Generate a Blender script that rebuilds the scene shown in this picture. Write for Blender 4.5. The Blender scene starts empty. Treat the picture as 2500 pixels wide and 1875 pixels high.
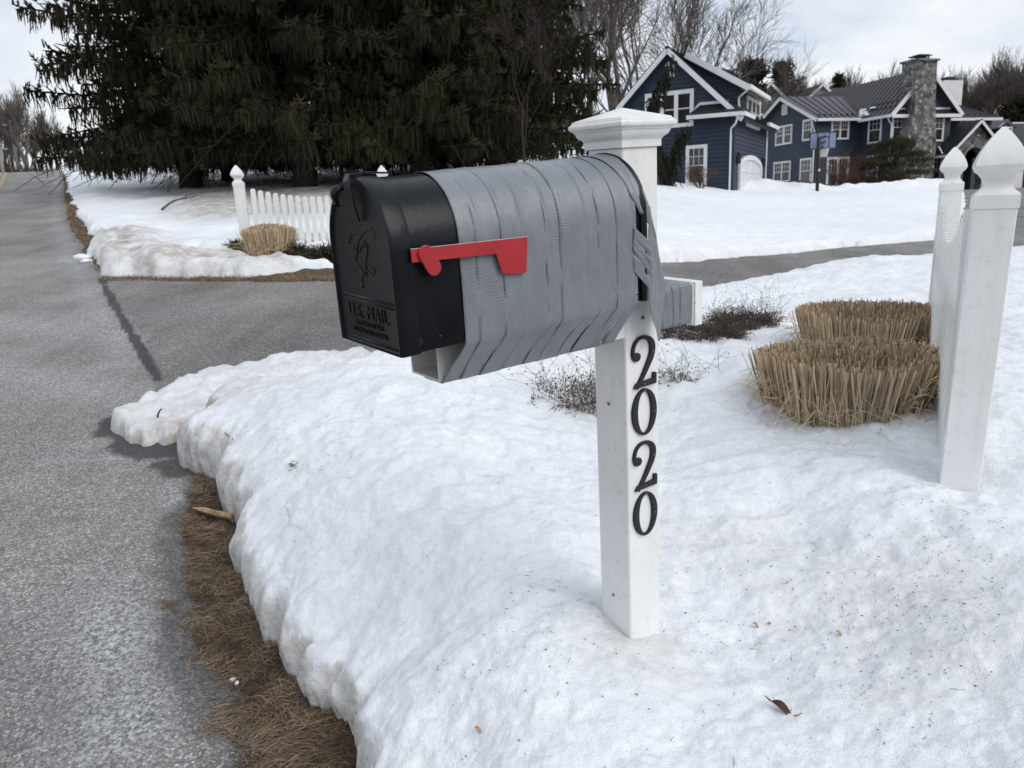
import bpy, math, random
import numpy as np
from mathutils import Vector, Matrix
R = math.radians
random.seed(7); rng = np.random.default_rng(7)
scene = bpy.context.scene
col = scene.collection
# ------------------------------------------------------------------ camera model
PIT, ROL, EYE, FPX, IW, IH = R(13.0), R(-2.2), 1.5, 1854.56, 2500, 1875
def basis(p, r):
    fw = np.array([0, np.cos(p), -np.sin(p)]); up = np.array([0, np.sin(p), np.cos(p)]); rt = np.array([1., 0, 0])
    return np.stack([np.cos(r)*rt+np.sin(r)*up, -np.sin(r)*rt+np.cos(r)*up, fw])
CT = basis(PIT, ROL); MW = CT.T @ basis(.2819, -.0613)     # the mailbox post leans a little
E0 = np.array([0, 0, EYE])
def ray(x, y): return CT[0]*(x-IW/2)/FPX - CT[1]*(y-IH/2)/FPX + CT[2]
def at(x, y, Y): d = ray(x, y); return E0 + d*(Y/d[1])
def sstep(a, b, x):
    t = np.clip((x-a)/(b-a), 0, 1); return t*t*(3-2*t)
# ------------------------------------------------------------------ noise
def _h(ix, iy, iz, s):
    n = (ix.astype(np.int64)*374761393 + iy.astype(np.int64)*668265263 + iz.astype(np.int64)*2147483647 + s*1274126177) & 0xffffffff
    n = ((n ^ (n >> 13))*1274126177) & 0xffffffff; n = (n ^ (n >> 16))
    return (n & 0xffff)/65535.0*2-1
def vnoise(x, y, z=None, s=0):
    if z is None: z = np.zeros_like(x)
    ix, iy, iz = np.floor(x), np.floor(y), np.floor(z)
    fx, fy, fz = x-ix, y-iy, z-iz
    fx, fy, fz = [f*f*f*(f*(f*6-15)+10) for f in (fx, fy, fz)]
    def L(a, b, t): return a+(b-a)*t
    c = [[[_h(ix+i, iy+j, iz+k, s) for k in (0, 1)] for j in (0, 1)] for i in (0, 1)]
    return L(L(L(c[0][0][0], c[1][0][0], fx), L(c[0][1][0], c[1][1][0], fx), fy),
             L(L(c[0][0][1], c[1][0][1], fx), L(c[0][1][1], c[1][1][1], fx), fy), fz)
def fbm(x, y, sc, o=3, s=0, gain=.5):
    a, t = 1, 0; x = x/sc; y = y/sc
    for i in range(o):
        ca, sa = math.cos(.6+i), math.sin(.6+i)
        t = t+a*vnoise(x*ca-y*sa+17*i, x*sa+y*ca-9*i, None, s+i); x = x*2.03; y = y*2.03; a *= gain
    return t
# ------------------------------------------------------------------ object helpers
def tag(o, label=None, cat=None, group=None, kind=None):
    if label: o['label'] = label
    if cat: o['category'] = cat
    if group: o['group'] = group
    if kind: o['kind'] = kind
    return o
def thing(name, label, cat, loc=(0, 0, 0), group=None, mat=None):
    o = bpy.data.objects.new(name, None); col.objects.link(o); o.empty_display_size = .1
    if mat is not None: o.matrix_world = mat
    else: o.location = tuple(loc)
    return tag(o, label, cat, group)
def base_of(p):
    b = Vector((0, 0, 0))
    while p is not None and p.get('_rot') is None and True:
        b += Vector(p.location); p = p.parent
        if p is None: break
    return np.array(b)
def mkobj(name, me, mat, parent=None, smooth=False):
    me.materials.append(mat)
    if smooth: me.polygons.foreach_set('use_smooth', np.ones(len(me.polygons), bool))
    o = bpy.data.objects.new(name, me); col.objects.link(o)
    if parent is not None: o.parent = parent
    return o
def npmesh(name, V, F, mat, parent=None, smooth=False, attrs=None, off=None):
    """V (n,3), F list of int arrays (m,k) ; off subtracted from the verts"""
    V = np.asarray(V, np.float32)
    if off is not None: V = V-np.asarray(off, np.float32)
    me = bpy.data.meshes.new(name)
    Fs = [np.asarray(f, np.int32) for f in (F if isinstance(F, list) else [F]) if len(f)]
    me.vertices.add(len(V)); me.vertices.foreach_set('co', V.ravel())
    nl = sum(f.size for f in Fs); npoly = sum(len(f) for f in Fs)
    me.loops.add(nl); me.loops.foreach_set('vertex_index', np.concatenate([f.ravel() for f in Fs]))
    me.polygons.add(npoly)
    tot = np.concatenate([np.full(len(f), f.shape[1], np.int32) for f in Fs])
    st = np.concatenate([[0], np.cumsum(tot)[:-1]]).astype(np.int32)
    me.polygons.foreach_set('loop_start', st)
    if attrs:
        for k, a in attrs.items():
            at_ = me.attributes.new(k, 'FLOAT', 'POINT'); at_.data.foreach_set('value', np.asarray(a, np.float32))
    me.update(calc_edges=True); me.validate()
    return mkobj(name, me, mat, parent, smooth)
class MB:
    def __init__(s): s.V = []; s.F = []
    def add(s, vs, fs):
        n = len(s.V); s.V.extend([tuple(map(float, v)) for v in vs]); s.F.extend([tuple(i+n for i in f) for f in fs]); return s
    def box(s, p0, p1):
        x0, y0, z0 = p0; x1, y1, z1 = p1
        return s.add([(x0, y0, z0), (x1, y0, z0), (x1, y1, z0), (x0, y1, z0), (x0, y0, z1), (x1, y0, z1), (x1, y1, z1), (x0, y1, z1)],
                     [(0, 3, 2, 1), (4, 5, 6, 7), (0, 1, 5, 4), (1, 2, 6, 5), (2, 3, 7, 6), (3, 0, 4, 7)])
    def prism(s, poly, d):
        """closed polygon (3D pts) extruded by vector d"""
        poly = [np.array(p, float) for p in poly]; d = np.array(d, float); n = len(poly)
        s.add(list(poly)+[p+d for p in poly], [tuple(range(n)), tuple(range(2*n-1, n-1, -1))]+[(i, i+n, (i+1) % n+n, (i+1) % n) for i in range(n)]); return s
    def bar(s, a, b, w, h, up=(0, 0, 1)):
        a = np.array(a, float); b = np.array(b, float); t = (b-a)/max(1e-9, np.linalg.norm(b-a)); up = np.array(up, float)
        sx = np.cross(t, up); sx /= max(1e-9, np.linalg.norm(sx)); uz = np.cross(sx, t)
        q = [a+sx*w/2*i+uz*h/2*j for i, j in ((-1, -1), (1, -1), (1, 1), (-1, 1))]
        return s.prism(q, b-a)
    def tube(s, pts, rad, n=8, cap=True):
        pts = [np.array(p, float) for p in pts]; m = len(pts)
        if np.isscalar(rad): rad = [rad]*m
        vs = []; ref = None
        for i, p in enumerate(pts):
            t = pts[min(i+1, m-1)]-pts[max(i-1, 0)]; t = t/max(1e-9, np.linalg.norm(t))
            if ref is None:
                ref = np.cross(t, [0, 0, 1]);
                if np.linalg.norm(ref) < .1: ref = np.cross(t, [1, 0, 0])
            a = ref-t*(ref@t); a /= max(1e-9, np.linalg.norm(a)); ref = a; b = np.cross(t, a)
            for k in range(n):
                th = 2*math.pi*k/n; vs.append(p+rad[i]*(a*math.cos(th)+b*math.sin(th)))
        fs = [(i*n+k, i*n+(k+1) % n, (i+1)*n+(k+1) % n, (i+1)*n+k) for i in range(m-1) for k in range(n)]
        if cap: fs += [tuple(range(n-1, -1, -1)), tuple((m-1)*n+k for k in range(n))]
        return s.add(vs, fs)
    def lathe(s, c, prof, n=16, axis=None):
        c = np.array(c, float); ax = np.array(axis if axis is not None else (0, 0, 1), float); ax /= np.linalg.norm(ax)
        a = np.cross(ax, (1, 0, 0) if abs(ax[0]) < .8 else (0, 1, 0)); a /= np.linalg.norm(a); b = np.cross(ax, a)
        vs = [c+ax*z+r*(a*math.cos(2*math.pi*k/n)+b*math.sin(2*math.pi*k/n)) for r, z in prof for k in range(n)]; m = len(prof)
        fs = [(i*n+k, i*n+(k+1) % n, (i+1)*n+(k+1) % n, (i+1)*n+k) for i in range(m-1) for k in range(n)]
        fs += [tuple(range(n-1, -1, -1)), tuple((m-1)*n+k for k in range(n))]
        return s.add(vs, fs)
    def rings(s, prof, cx=0, cy=0, rot=0):
        """square section stack: prof = [(half,z)]"""
        vs = []
        for h_, z in prof:
            for i, j in ((-1, -1), (1, -1), (1, 1), (-1, 1)):
                x, y = i*h_, j*h_; vs.append((cx+x*math.cos(rot)-y*math.sin(rot), cy+x*math.sin(rot)+y*math.cos(rot), z))
        m = len(prof)
        fs = [(i*4+k, i*4+(k+1) % 4, (i+1)*4+(k+1) % 4, (i+1)*4+k) for i in range(m-1) for k in range(4)]
        fs += [(3, 2, 1, 0), tuple((m-1)*4+k for k in range(4))]
        return s.add(vs, fs)
    def build(s, name, mat, parent=None, smooth=False, off=None, bevel=0, bseg=2, auto=None):
        me = bpy.data.meshes.new(name); V = s.V
        if off is not None: V = [(v[0]-off[0], v[1]-off[1], v[2]-off[2]) for v in V]
        me.from_pydata(V, [], s.F); me.update()
        o = mkobj(name, me, mat, parent, smooth)
        if bevel:
            m = o.modifiers.new('bevel', 'BEVEL'); m.width = bevel; m.segments = bseg; m.limit_method = 'ANGLE'; m.angle_limit = R(30)
            if not smooth: me.polygons.foreach_set('use_smooth', np.ones(len(me.polygons), bool)); m.harden_normals = True
        if auto is not None:
            me.polygons.foreach_set('use_smooth', np.ones(len(me.polygons), bool)); me.set_sharp_from_angle(angle=R(auto))
        return o
# ------------------------------------------------------------------ materials
MATS = {}
def nodes(name, rough=.6, spec=.5):
    m = bpy.data.materials.new(name); m.use_nodes = True; nt = m.node_tree; b = nt.nodes['Principled BSDF']
    b.inputs['Roughness'].default_value = rough; b.inputs['Specular IOR Level'].default_value = spec
    MATS[name] = m
    return m, nt, b
def N(nt, t, **k):
    n = nt.nodes.new(t)
    for a, v in k.items():
        if a.startswith('_'): setattr(n, a[1:], v)
        else: n.inputs[a.replace('_', ' ')].default_value = v
    return n
def noise(nt, scale, detail=4, rough=.55, vec=None, dist=0):
    n = N(nt, 'ShaderNodeTexNoise', Scale=scale, Detail=detail, Roughness=rough, Distortion=dist)
    if vec is not None: nt.links.new(vec, n.inputs['Vector'])
    return n
def ramp(nt, src, stops):
    n = nt.nodes.new('ShaderNodeValToRGB'); e = n.color_ramp.elements
    while len(e) < len(stops): e.new(.5)
    for i, (p, c) in enumerate(stops):
        e[i].position = p; e[i].color = (*c, 1) if len(c) == 3 else c
    nt.links.new(src, n.inputs['Fac']); return n
def mix(nt, fac, a, b, mode='MIX'):
    n = nt.nodes.new('ShaderNodeMix'); n.data_type = 'RGBA'; n.blend_type = mode
    def s(i, v):
        if isinstance(v, (int, float)): n.inputs[i].default_value = v
        elif isinstance(v, tuple): n.inputs[i].default_value = (*v, 1)
        else: nt.links.new(v, n.inputs[i])
    s(0, fac); s(6, a); s(7, b); return n.outputs[2]
def mth(nt, op, a, b=None):
    n = nt.nodes.new('ShaderNodeMath'); n.operation = op
    for i, v in enumerate((a, b)):
        if v is None: continue
        if isinstance(v, (int, float)): n.inputs[i].default_value = v
        else: nt.links.new(v, n.inputs[i])
    return n.outputs[0]
def bump(nt, b, h, dist=.01, st=1.0, prev=None):
    n = N(nt, 'ShaderNodeBump', Strength=st, Distance=dist); nt.links.new(h, n.inputs['Height'])
    if prev is not None: nt.links.new(prev, n.inputs['Normal'])
    nt.links.new(n.outputs[0], b.inputs['Normal']); return n.outputs[0]
def attr(nt, name): return N(nt, 'ShaderNodeAttribute', _attribute_name=name).outputs['Fac']
def pos(nt): return nt.nodes.new('ShaderNodeNewGeometry').outputs['Position']
def objc(nt): return nt.nodes.new('ShaderNodeTexCoord').outputs['Object']
def simple(name, c, rough=.5, spec=.5, var=.12, vs=6., bs=None, bd=.001, metal=0):
    m, nt, b = nodes(name, rough, spec)
    n = noise(nt, vs, 4, vec=objc(nt))
    r = ramp(nt, n.outputs[0], [(.3, tuple(x*(1-var) for x in c)), (.7, tuple(min(1, x*(1+var)) for x in c))])
    nt.links.new(r.outputs[0], b.inputs['Base Color']); b.inputs['Metallic'].default_value = metal
    if bs: bump(nt, b, noise(nt, bs, 3, vec=objc(nt)).outputs[0], bd)
    return m
def tinted(name, c0, c1, rough=.7, spec=.3, trans=0):
    m, nt, b = nodes(name, rough, spec)
    r = ramp(nt, attr(nt, 'tint'), [(0, c0), (1, c1)]); nt.links.new(r.outputs[0], b.inputs['Base Color'])
    return m
def mk_materials():
    # snow
    m, nt, b = nodes('snow', .55, .3); P = pos(nt)
    n1 = noise(nt, 1.3, 5, .6, P); n2 = noise(nt, 9, 5, .65, P); n3 = noise(nt, 60, 3, .6, P); n4 = noise(nt, 260, 2, .5, P)
    c = ramp(nt, n1.outputs[0], [(.3, (.76, .79, .825)), (.65, (.83, .85, .875))]).outputs[0]
    g = ramp(nt, n2.outputs[0], [(.40, (.0, .0, .0)), (.68, (.55, .55, .55))]).outputs[0]
    c = mix(nt, g, c, (.645, .68, .715))
    g2 = ramp(nt, noise(nt, 30, 5, .7, P).outputs[0], [(.42, (0, 0, 0)), (.62, (.6, .6, .6))]).outputs[0]; c = mix(nt, g2, c, (.66, .685, .71))
    sp = ramp(nt, noise(nt, 190, 2, .6, P).outputs[0], [(.71, (0, 0, 0)), (.76, (1, 1, 1))]).outputs[0]
    big = ramp(nt, noise(nt, 2.2, 4, .6, P).outputs[0], [(.45, (0, 0, 0)), (.7, (.8, .8, .8))]).outputs[0]
    c = mix(nt, mth(nt, 'MULTIPLY', sp, big), c, (.30, .27, .22))
    d = attr(nt, 'dirt_shade'); dn = ramp(nt, noise(nt, 14, 5, .7, P).outputs[0], [(.3, (0, 0, 0)), (.62, (1, 1, 1))]).outputs[0]
    c = mix(nt, mth(nt, 'MULTIPLY', d, dn), c, (.36, .31, .25))
    nt.links.new(c, b.inputs['Base Color'])
    b.inputs['Subsurface Weight'].default_value = 0
    p = bump(nt, b, n2.outputs[0], .014, .5); p = bump(nt, b, noise(nt, 27, 5, .7, P).outputs[0], .010, .6, p); p = bump(nt, b, n3.outputs[0], .0045, .7, p); bump(nt, b, n4.outputs[0], .0022, .8, p)
    # smooth far lawn snow
    m, nt, b = nodes('snow_lawn', .6, .25); P = pos(nt)
    n1 = noise(nt, .5, 5, .6, P); n2 = noise(nt, 5, 5, .65, P)
    c = ramp(nt, n1.outputs[0], [(.3, (.775, .805, .84)), (.7, (.84, .86, .885))]).outputs[0]
    d = attr(nt, 'dirt_shade'); dn = ramp(nt, noise(nt, 5, 6, .7, P).outputs[0], [(.30, (0, 0, 0)), (.60, (1, 1, 1))]).outputs[0]
    c = mix(nt, mth(nt, 'MULTIPLY', d, dn), c, (.33, .28, .22)); nt.links.new(c, b.inputs['Base Color'])  # brown for grimy snow and for the shade painted under the spruces
    p = bump(nt, b, n2.outputs[0], .05, .6); bump(nt, b, noise(nt, 26, 4, .6, P).outputs[0], .012, .6, p)
    # asphalt
    for nm, base in (('asphalt', 1.0), ('asphalt_drive', .8)):
        m, nt, b = nodes(nm, .85, .25); P = pos(nt)
        vo = N(nt, 'ShaderNodeTexVoronoi', Scale=130.); nt.links.new(P, vo.inputs['Vector'])
        sep = nt.nodes.new('ShaderNodeSeparateColor'); nt.links.new(vo.outputs['Color'], sep.inputs[0])
        st = ramp(nt, sep.outputs[0], [(0, (.085*base, .082*base, .077*base)), (.5, (.255*base, .247*base, .233*base)), (.85, (.43*base, .42*base, .40*base)), (1, (.68, .67, .65))]).outputs[0]
        edge = ramp(nt, vo.outputs['Distance'], [(.35, (1, 1, 1)), (.75, (.35, .35, .35))]).outputs[0]
        near = mix(nt, 1.0, st, edge, 'MULTIPLY')
        c = mix(nt, .35, near, (.305*base, .296*base, .282*base))
        w = ramp(nt, noise(nt, .8, 5, .65, P).outputs[0], [(.3, (.72, .72, .73)), (.7, (1.22, 1.22, 1.22))]).outputs[0]
        c = mix(nt, 1.0, c, w, 'MULTIPLY')
        mp = N(nt, 'ShaderNodeMapping'); mp.inputs['Rotation'].default_value = (0, 0, R(-29)); mp.inputs['Scale'].default_value = (1.2, .12, 1); nt.links.new(P, mp.inputs['Vector'])
        tr = ramp(nt, noise(nt, 1.1, 4, .6, mp.outputs[0]).outputs[0], [(.35, (.8, .8, .8)), (.65, (1.18, 1.18, 1.19))]).outputs[0]
        c = mix(nt, 1.0, c, tr, 'MULTIPLY')
        s = attr(nt, 'salt'); sn = ramp(nt, noise(nt, 55, 6, .8, P).outputs[0], [(.46, (0, 0, 0)), (.60, (1, 1, 1))]).outputs[0]
        c = mix(nt, mth(nt, 'MULTIPLY', s, sn), c, (.60, .62, .64))
        wt = attr(nt, 'wet'); c = mix(nt, wt, c, (.030, .030, .031)); nt.links.new(c, b.inputs['Base Color'])
        rr = nt.nodes.new('ShaderNodeMapRange'); rr.inputs[3].default_value = .85; rr.inputs[4].default_value = .5; nt.links.new(wt, rr.inputs[0]); nt.links.new(rr.outputs[0], b.inputs['Roughness'])
        p = bump(nt, b, vo.outputs['Distance'], .004, .8); bump(nt, b, noise(nt, 420, 2, .5, P).outputs[0], .0015, .6, p)
    # soil / dead turf under everything
    m, nt, b = nodes('dead_turf', .95, .1); P = pos(nt)
    n = noise(nt, 22, 6, .75, P)
    c = ramp(nt, n.outputs[0], [(.25, (.035, .026, .018)), (.5, (.10, .075, .047)), (.75, (.19, .15, .10))]).outputs[0]
    c = mix(nt, ramp(nt, noise(nt, 1.7, 4, .6, P).outputs[0], [(.4, (0, 0, 0)), (.65, (.7, .7, .7))]).outputs[0], c, (.16, .125, .075))
    nt.links.new(c, b.inputs['Base Color']); bump(nt, b, noise(nt, 70, 4, .7, P).outputs[0], .02, .9)
    tinted('straw', (.058, .039, .028), (.36, .265, .18), .75, .25)
    tinted('stubble', (.25, .19, .125), (.95, .78, .56), .7, .3)
    tinted('needles', (.010, .011, .007), (.064, .058, .028), .75, .2)
    tinted('pine_needles', (.012, .017, .009), (.085, .085, .028), .7, .25)
    tinted('cedar_needles', (.010, .014, .011), (.05, .052, .028), .7, .2)
    tinted('juniper_needles', (.022, .024, .016), (.12, .12, .07), .7, .2)
    tinted('dead_twig', (.045, .032, .026), (.20, .15, .115), .8, .2)
    tinted('maple_twig', (.045, .027, .024), (.15, .085, .068), .8, .2)
    tinted('litter', (.010, .008, .007), (.12, .085, .05), .8, .2)
    simple('spruce_bark', (.035, .028, .024), .9, .2, .35, 9, 25, .02)
    simple('grey_bark', (.10, .088, .08), .9, .2, .3, 5, 20, .01)
    simple('dark_bark', (.115, .098, .088), .9, .2, .3, 5)
    simple('pale_wood', (.36, .25, .15), .85, .2, .45, 35, 120, .002)
    # white vinyl with faint grime
    m, nt, b = nodes('white_vinyl', .38, .45); P = objc(nt)
    c = ramp(nt, noise(nt, 3.5, 5, .6, P).outputs[0], [(.35, (.75, .755, .745)), (.7, (.83, .835, .83))]).outputs[0]
    gr = ramp(nt, noise(nt, 30, 5, .75, P).outputs[0], [(.54, (0, 0, 0)), (.78, (.5, .5, .5))]).outputs[0]
    c = mix(nt, gr, c, (.50, .49, .44))
    ms = N(nt, 'ShaderNodeMapping'); ms.inputs['Scale'].default_value = (22, 22, 1.6); nt.links.new(P, ms.inputs['Vector'])
    stk = ramp(nt, noise(nt, 1, 5, .65, ms.outputs[0]).outputs[0], [(.50, (0, 0, 0)), (.74, (.34, .34, .34))]).outputs[0]; c = mix(nt, stk, c, (.56, .55, .50))
    dots = ramp(nt, noise(nt, 160, 2, .5, P).outputs[0], [(.735, (0, 0, 0)), (.77, (.8, .8, .8))]).outputs[0]
    c = mix(nt, dots, c, (.22, .2, .17)); nt.links.new(c, b.inputs['Base Color'])
    bump(nt, b, noise(nt, 9, 3, .5, P).outputs[0], .002, .4)
    # black enamel
    m, nt, b = nodes('black_enamel', .36, .24); P = objc(nt)
    c = ramp(nt, noise(nt, 7, 4, .6, P).outputs[0], [(.3, (.0035, .0045, .0065)), (.75, (.008, .010, .014))]).outputs[0]
    d = ramp(nt, noise(nt, 240, 2, .6, P).outputs[0], [(.735, (0, 0, 0)), (.78, (.7, .7, .7))]).outputs[0]
    c = mix(nt, d, c, (.16, .17, .18)); nt.links.new(c, b.inputs['Base Color'])
    rr = ramp(nt, noise(nt, 5, 5, .6, P).outputs[0], [(.3, (.24, .24, .24)), (.7, (.40, .40, .40))]); nt.links.new(rr.outputs[0], b.inputs['Roughness'])
    bump(nt, b, noise(nt, 120, 3, .6, P).outputs[0], .0008, .5)
    # duct tape : x along the box, ribs both ways
    m, nt, b = nodes('duct_tape', .36, .6); P = objc(nt)
    c = ramp(nt, noise(nt, 9, 5, .6, P).outputs[0], [(.3, (.165, .180, .203)), (.7, (.205, .222, .248))]).outputs[0]
    sc = ramp(nt, noise(nt, 34, 5, .7, P).outputs[0], [(.55, (0, 0, 0)), (.8, (.35, .35, .35))]).outputs[0]
    c = mix(nt, sc, c, (.33, .35, .38)); nt.links.new(c, b.inputs['Base Color'])
    wv = N(nt, 'ShaderNodeTexWave', Scale=120., Distortion=1.0, Detail=1.0); wv.bands_direction = 'X'; nt.links.new(P, wv.inputs['Vector'])
    w2 = N(nt, 'ShaderNodeTexWave', Scale=55., Distortion=3.5, Detail=3.0); w2.bands_direction = 'Z'; nt.links.new(P, w2.inputs['Vector'])
    msk = ramp(nt, noise(nt, 7, 3, .6, P).outputs[0], [(.54, (0, 0, 0)), (.64, (1, 1, 1))]).outputs[0]
    p = bump(nt, b, wv.outputs[0], .0003, .25); p = bump(nt, b, mth(nt, 'MULTIPLY', w2.outputs[0], msk), .0006, .55, p)
    mp = N(nt, 'ShaderNodeMapping'); mp.inputs['Scale'].default_value = (24, 8, 8); mp.inputs['Rotation'].default_value = (0, .5, 0); nt.links.new(P, mp.inputs['Vector'])
    p = bump(nt, b, noise(nt, 1, 5, .65, mp.outputs[0], 1.2).outputs[0], .005, .45, p)
    mq = N(nt, 'ShaderNodeMapping'); mq.inputs['Scale'].default_value = (60, 14, 14); mq.inputs['Rotation'].default_value = (0, -.7, 0); nt.links.new(P, mq.inputs['Vector'])
    cr = ramp(nt, noise(nt, 1, 3, .5, mq.outputs[0], 1.0).outputs[0], [(.46, (0, 0, 0)), (.50, (1, 1, 1)), (.54, (0, 0, 0))]); bump(nt, b, cr.outputs[0], .0005, .35, p)
    simple('flag_red', (.40, .022, .030), .38, .5, .14, 16, 60, .0006)
    simple('flag_edge', (.62, .45, .43), .6, .3)
    simple('number_black', (.012, .013, .016), .6, .4, .3, 60, 350, .0008)
    simple('number_edge', (.11, .115, .12), .5, .5, .2, 60)
    simple('screw_metal', (.42, .42, .41), .35, .6, .3, 200, metal=.8)
    simple('dark_hole', (.01, .01, .01), .9, .1)
    simple('navy_siding', (.024, .037, .062), .55, .4, .16, .7)
    simple('white_trim', (.72, .73, .74), .5, .4, .06, 2)
    simple('garage_door_white', (.66, .68, .70), .5, .4, .06, 2)
    simple('roof_metal', (.046, .043, .051), .42, .5, .12, .8)
    simple('roof_dark', (.012, .012, .017), .6, .4, .2, 1)
    simple('glass_dark', (.030, .026, .024), .06, .5, .3, 1.2)
    simple('glass_grey', (.095, .092, .090), .08, .5, .35, 2.5)
    simple('glass_brown', (.050, .038, .034), .06, .5, .5, 1.6)
    simple('interior_pale', (.28, .27, .25), .5, .4, .2, 3)
    simple('stucco_white', (.70, .70, .69), .7, .3, .08, 2)
    simple('beige_siding', (.34, .315, .29), .7, .3, .1, 1)
    simple('shingle', (.070, .060, .054), .9, .2, .25, 3, 12, .02)
    simple('car_red', (.115, .012, .010), .25, .5, .1, 2)
    simple('car_glass', (.012, .014, .016), .05, .5)
    simple('tyre', (.015, .015, .016), .85, .2)
    simple('black_metal', (.012, .012, .013), .5, .4)
    simple('backboard', (.20, .255, .39), .2, .5, .06, 1)
    simple('net_white', (.7, .7, .68), .8, .2)
    simple('stone_grey', (.15, .16, .17), .85, .25, .2, 8, 40, .004)
    simple('yellow_paint', (.36, .29, .15), .8, .2, .25, 6)
    simple('leaf_brown', (.075, .034, .020), .7, .3, .35, 60, 200, .001)
    simple('leaf_tan', (.42, .24, .11), .7, .3, .3, 60)
    simple('sprig_green', (.04, .095, .045), .7, .3)
    simple('paper', (.62, .62, .6), .8, .2)
    simple('ice', (.8, .83, .86), .35, .4)
    simple('pole_grey', (.26, .25, .24), .9, .2)
    # fieldstone masonry
    m, nt, b = nodes('fieldstone', .85, .25); P = pos(nt)
    nd = noise(nt, 3, 3, .6, P)
    ad = nt.nodes.new('ShaderNodeMix'); ad.data_type = 'VECTOR'; ad.inputs[0].default_value = .08; nt.links.new(P, ad.inputs[4]); nt.links.new(nd.outputs['Color'], ad.inputs[5])
    vo = N(nt, 'ShaderNodeTexVoronoi', Scale=5.4); nt.links.new(ad.outputs[1], vo.inputs['Vector'])
    ve = N(nt, 'ShaderNodeTexVoronoi', _feature='DISTANCE_TO_EDGE', Scale=5.4); nt.links.new(ad.outputs[1], ve.inputs['Vector'])
    sep = nt.nodes.new('ShaderNodeSeparateColor'); nt.links.new(vo.outputs['Color'], sep.inputs[0])
    c = ramp(nt, sep.outputs[0], [(0, (.06, .061, .062)), (.3, (.14, .145, .145)), (.6, (.20, .20, .197)), (.88, (.28, .28, .275)), (1, (.42, .42, .41))]).outputs[0]
    c = mix(nt, .5, c, mix(nt, 1., c, ramp(nt, noise(nt, 15, 4, .7, P).outputs[0], [(.3, (.5, .5, .5)), (.7, (1.4, 1.38, 1.3))]).outputs[0], 'MULTIPLY'))
    mo = ramp(nt, ve.outputs[0], [(.02, (0, 0, 0)), (.06, (1, 1, 1))]).outputs[0]
    c = mix(nt, mo, (.13, .125, .12), c); nt.links.new(c, b.inputs['Base Color']); bump(nt, b, mo, .03, .8)
mk_materials()
M = MATS
# ------------------------------------------------------------------ terrain height
def ground(x, y):
    x = np.asarray(x, float); y = np.asarray(y, float)
    az = x/np.maximum(y, .6)
    s = .108+(.040-.108)*sstep(-.12, .42, az)
    yy = np.clip(y, -4, None)
    pr = np.where(yy < 36, yy, 36+4*(1-np.exp(-(np.maximum(yy, 36)-36)/4)))
    z = s*pr
    z = z-.45*sstep(41, 44.5, y)*sstep(.24, .30, az)
    z = z+.10*np.clip(y-70, 0, 60)*sstep(.0, .3, az)
    return z
def gpt(x, y, off=0.0):
    """source pixel -> point on the terrain (+off)"""
    d = ray(x, y); t = .5; f = lambda t: (E0+d*t)[2]-off-float(ground(d[0]*t, d[1]*t))
    while f(t) > 0 and t < 150: t *= 1.03
    a, b = t/1.03, t
    for _ in range(40):
        m = (a+b)/2
        if f(m) > 0: a = m
        else: b = m
    return E0+d*a
def poly_from(pts, off=0.0): return [tuple(gpt(p[0], p[1], p[2] if len(p) > 2 else off)[:2]) for p in pts]
def sdf(X, Y, poly):
    sh = X.shape; X = X.ravel(); Y = Y.ravel()
    d2 = np.full(X.shape, 1e9); ins = np.zeros(X.shape, bool); n = len(poly)
    for i in range(n):
        ax, ay = poly[i]; bx, by = poly[(i+1) % n]; ex, ey = bx-ax, by-ay
        wx, wy = X-ax, Y-ay; t = np.clip((wx*ex+wy*ey)/max(ex*ex+ey*ey, 1e-12), 0, 1)
        d2 = np.minimum(d2, (wx-ex*t)**2+(wy-ey*t)**2)
        if ay != by:
            c = (ay > Y) != (by > Y); ins ^= c & (X < (bx-ax)*(Y-ay)/(by-ay)+ax)
    d = np.sqrt(d2); return np.where(ins, d, -d).reshape(sh)
# ---- outlines (read off the photograph, laid on the terrain)
FOOT = [(870, 1875), (873, 1838), (842, 1783), (824, 1746), (768, 1733), (768, 1684), (731, 1647), (722, 1597), (690, 1575), (654, 1560), (650, 1500), (620, 1478), (606, 1440), (606, 1400), (600, 1320), (590, 1288), (560, 1278), (543, 1258), (541, 1180), (509, 1159), (462, 1152), (452, 1140)]
BACK = [(466, 1097, .10), (515, 1010, .15), (527, 955, .19), (571, 930, .23), (626, 899, .27), (756, 875, .32), (848, 846, .34), (1000, 800, .34), (1300, 730, .34), (1616, 684, .34), (1700, 680, .34), (1800, 662, .34), (1890, 646, .34), (1987, 626, .34), (2164, 618, .34), (2278, 608, .34), (2473, 590, .34), (2750, 575, .34)]
near_poly = [(-.16, .9), (-.10, .3), (.2, -.8), (4, -1.), (12, 1)]
near_poly = poly_from(FOOT)+poly_from(BACK)+[(16, 9.5), (16, -2), (.5, -2), (.05, .2), (-.12, .85)]
TONGUE = [(302, 1029), (305, 1050), (333, 1086), (360, 1093), (385, 1080), (416, 1089), (440, 1074), (475, 1085), (620, 1060), (760, 1000), (900, 900), (800, 858, .08), (700, 873, .08), (632, 888, .08), (540, 902, .08), (472, 919, .08), (430, 938, .08), (385, 961, .08), (350, 980, .07), (323, 998, .06)]
tongue_poly = poly_from(TONGUE)
VERGE_FAR = [(155, 421), (165, 442), (170, 473), (180, 490), (192, 521), (213, 555), (220, 576), (250, 584), (246, 600), (228, 607), (223, 628), (220, 641), (240, 658), (275, 669), (330, 676), (400, 681), (439, 678), (456, 680), (500, 676), (590, 675), (700, 668), (814, 660), (850, 655)]
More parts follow.
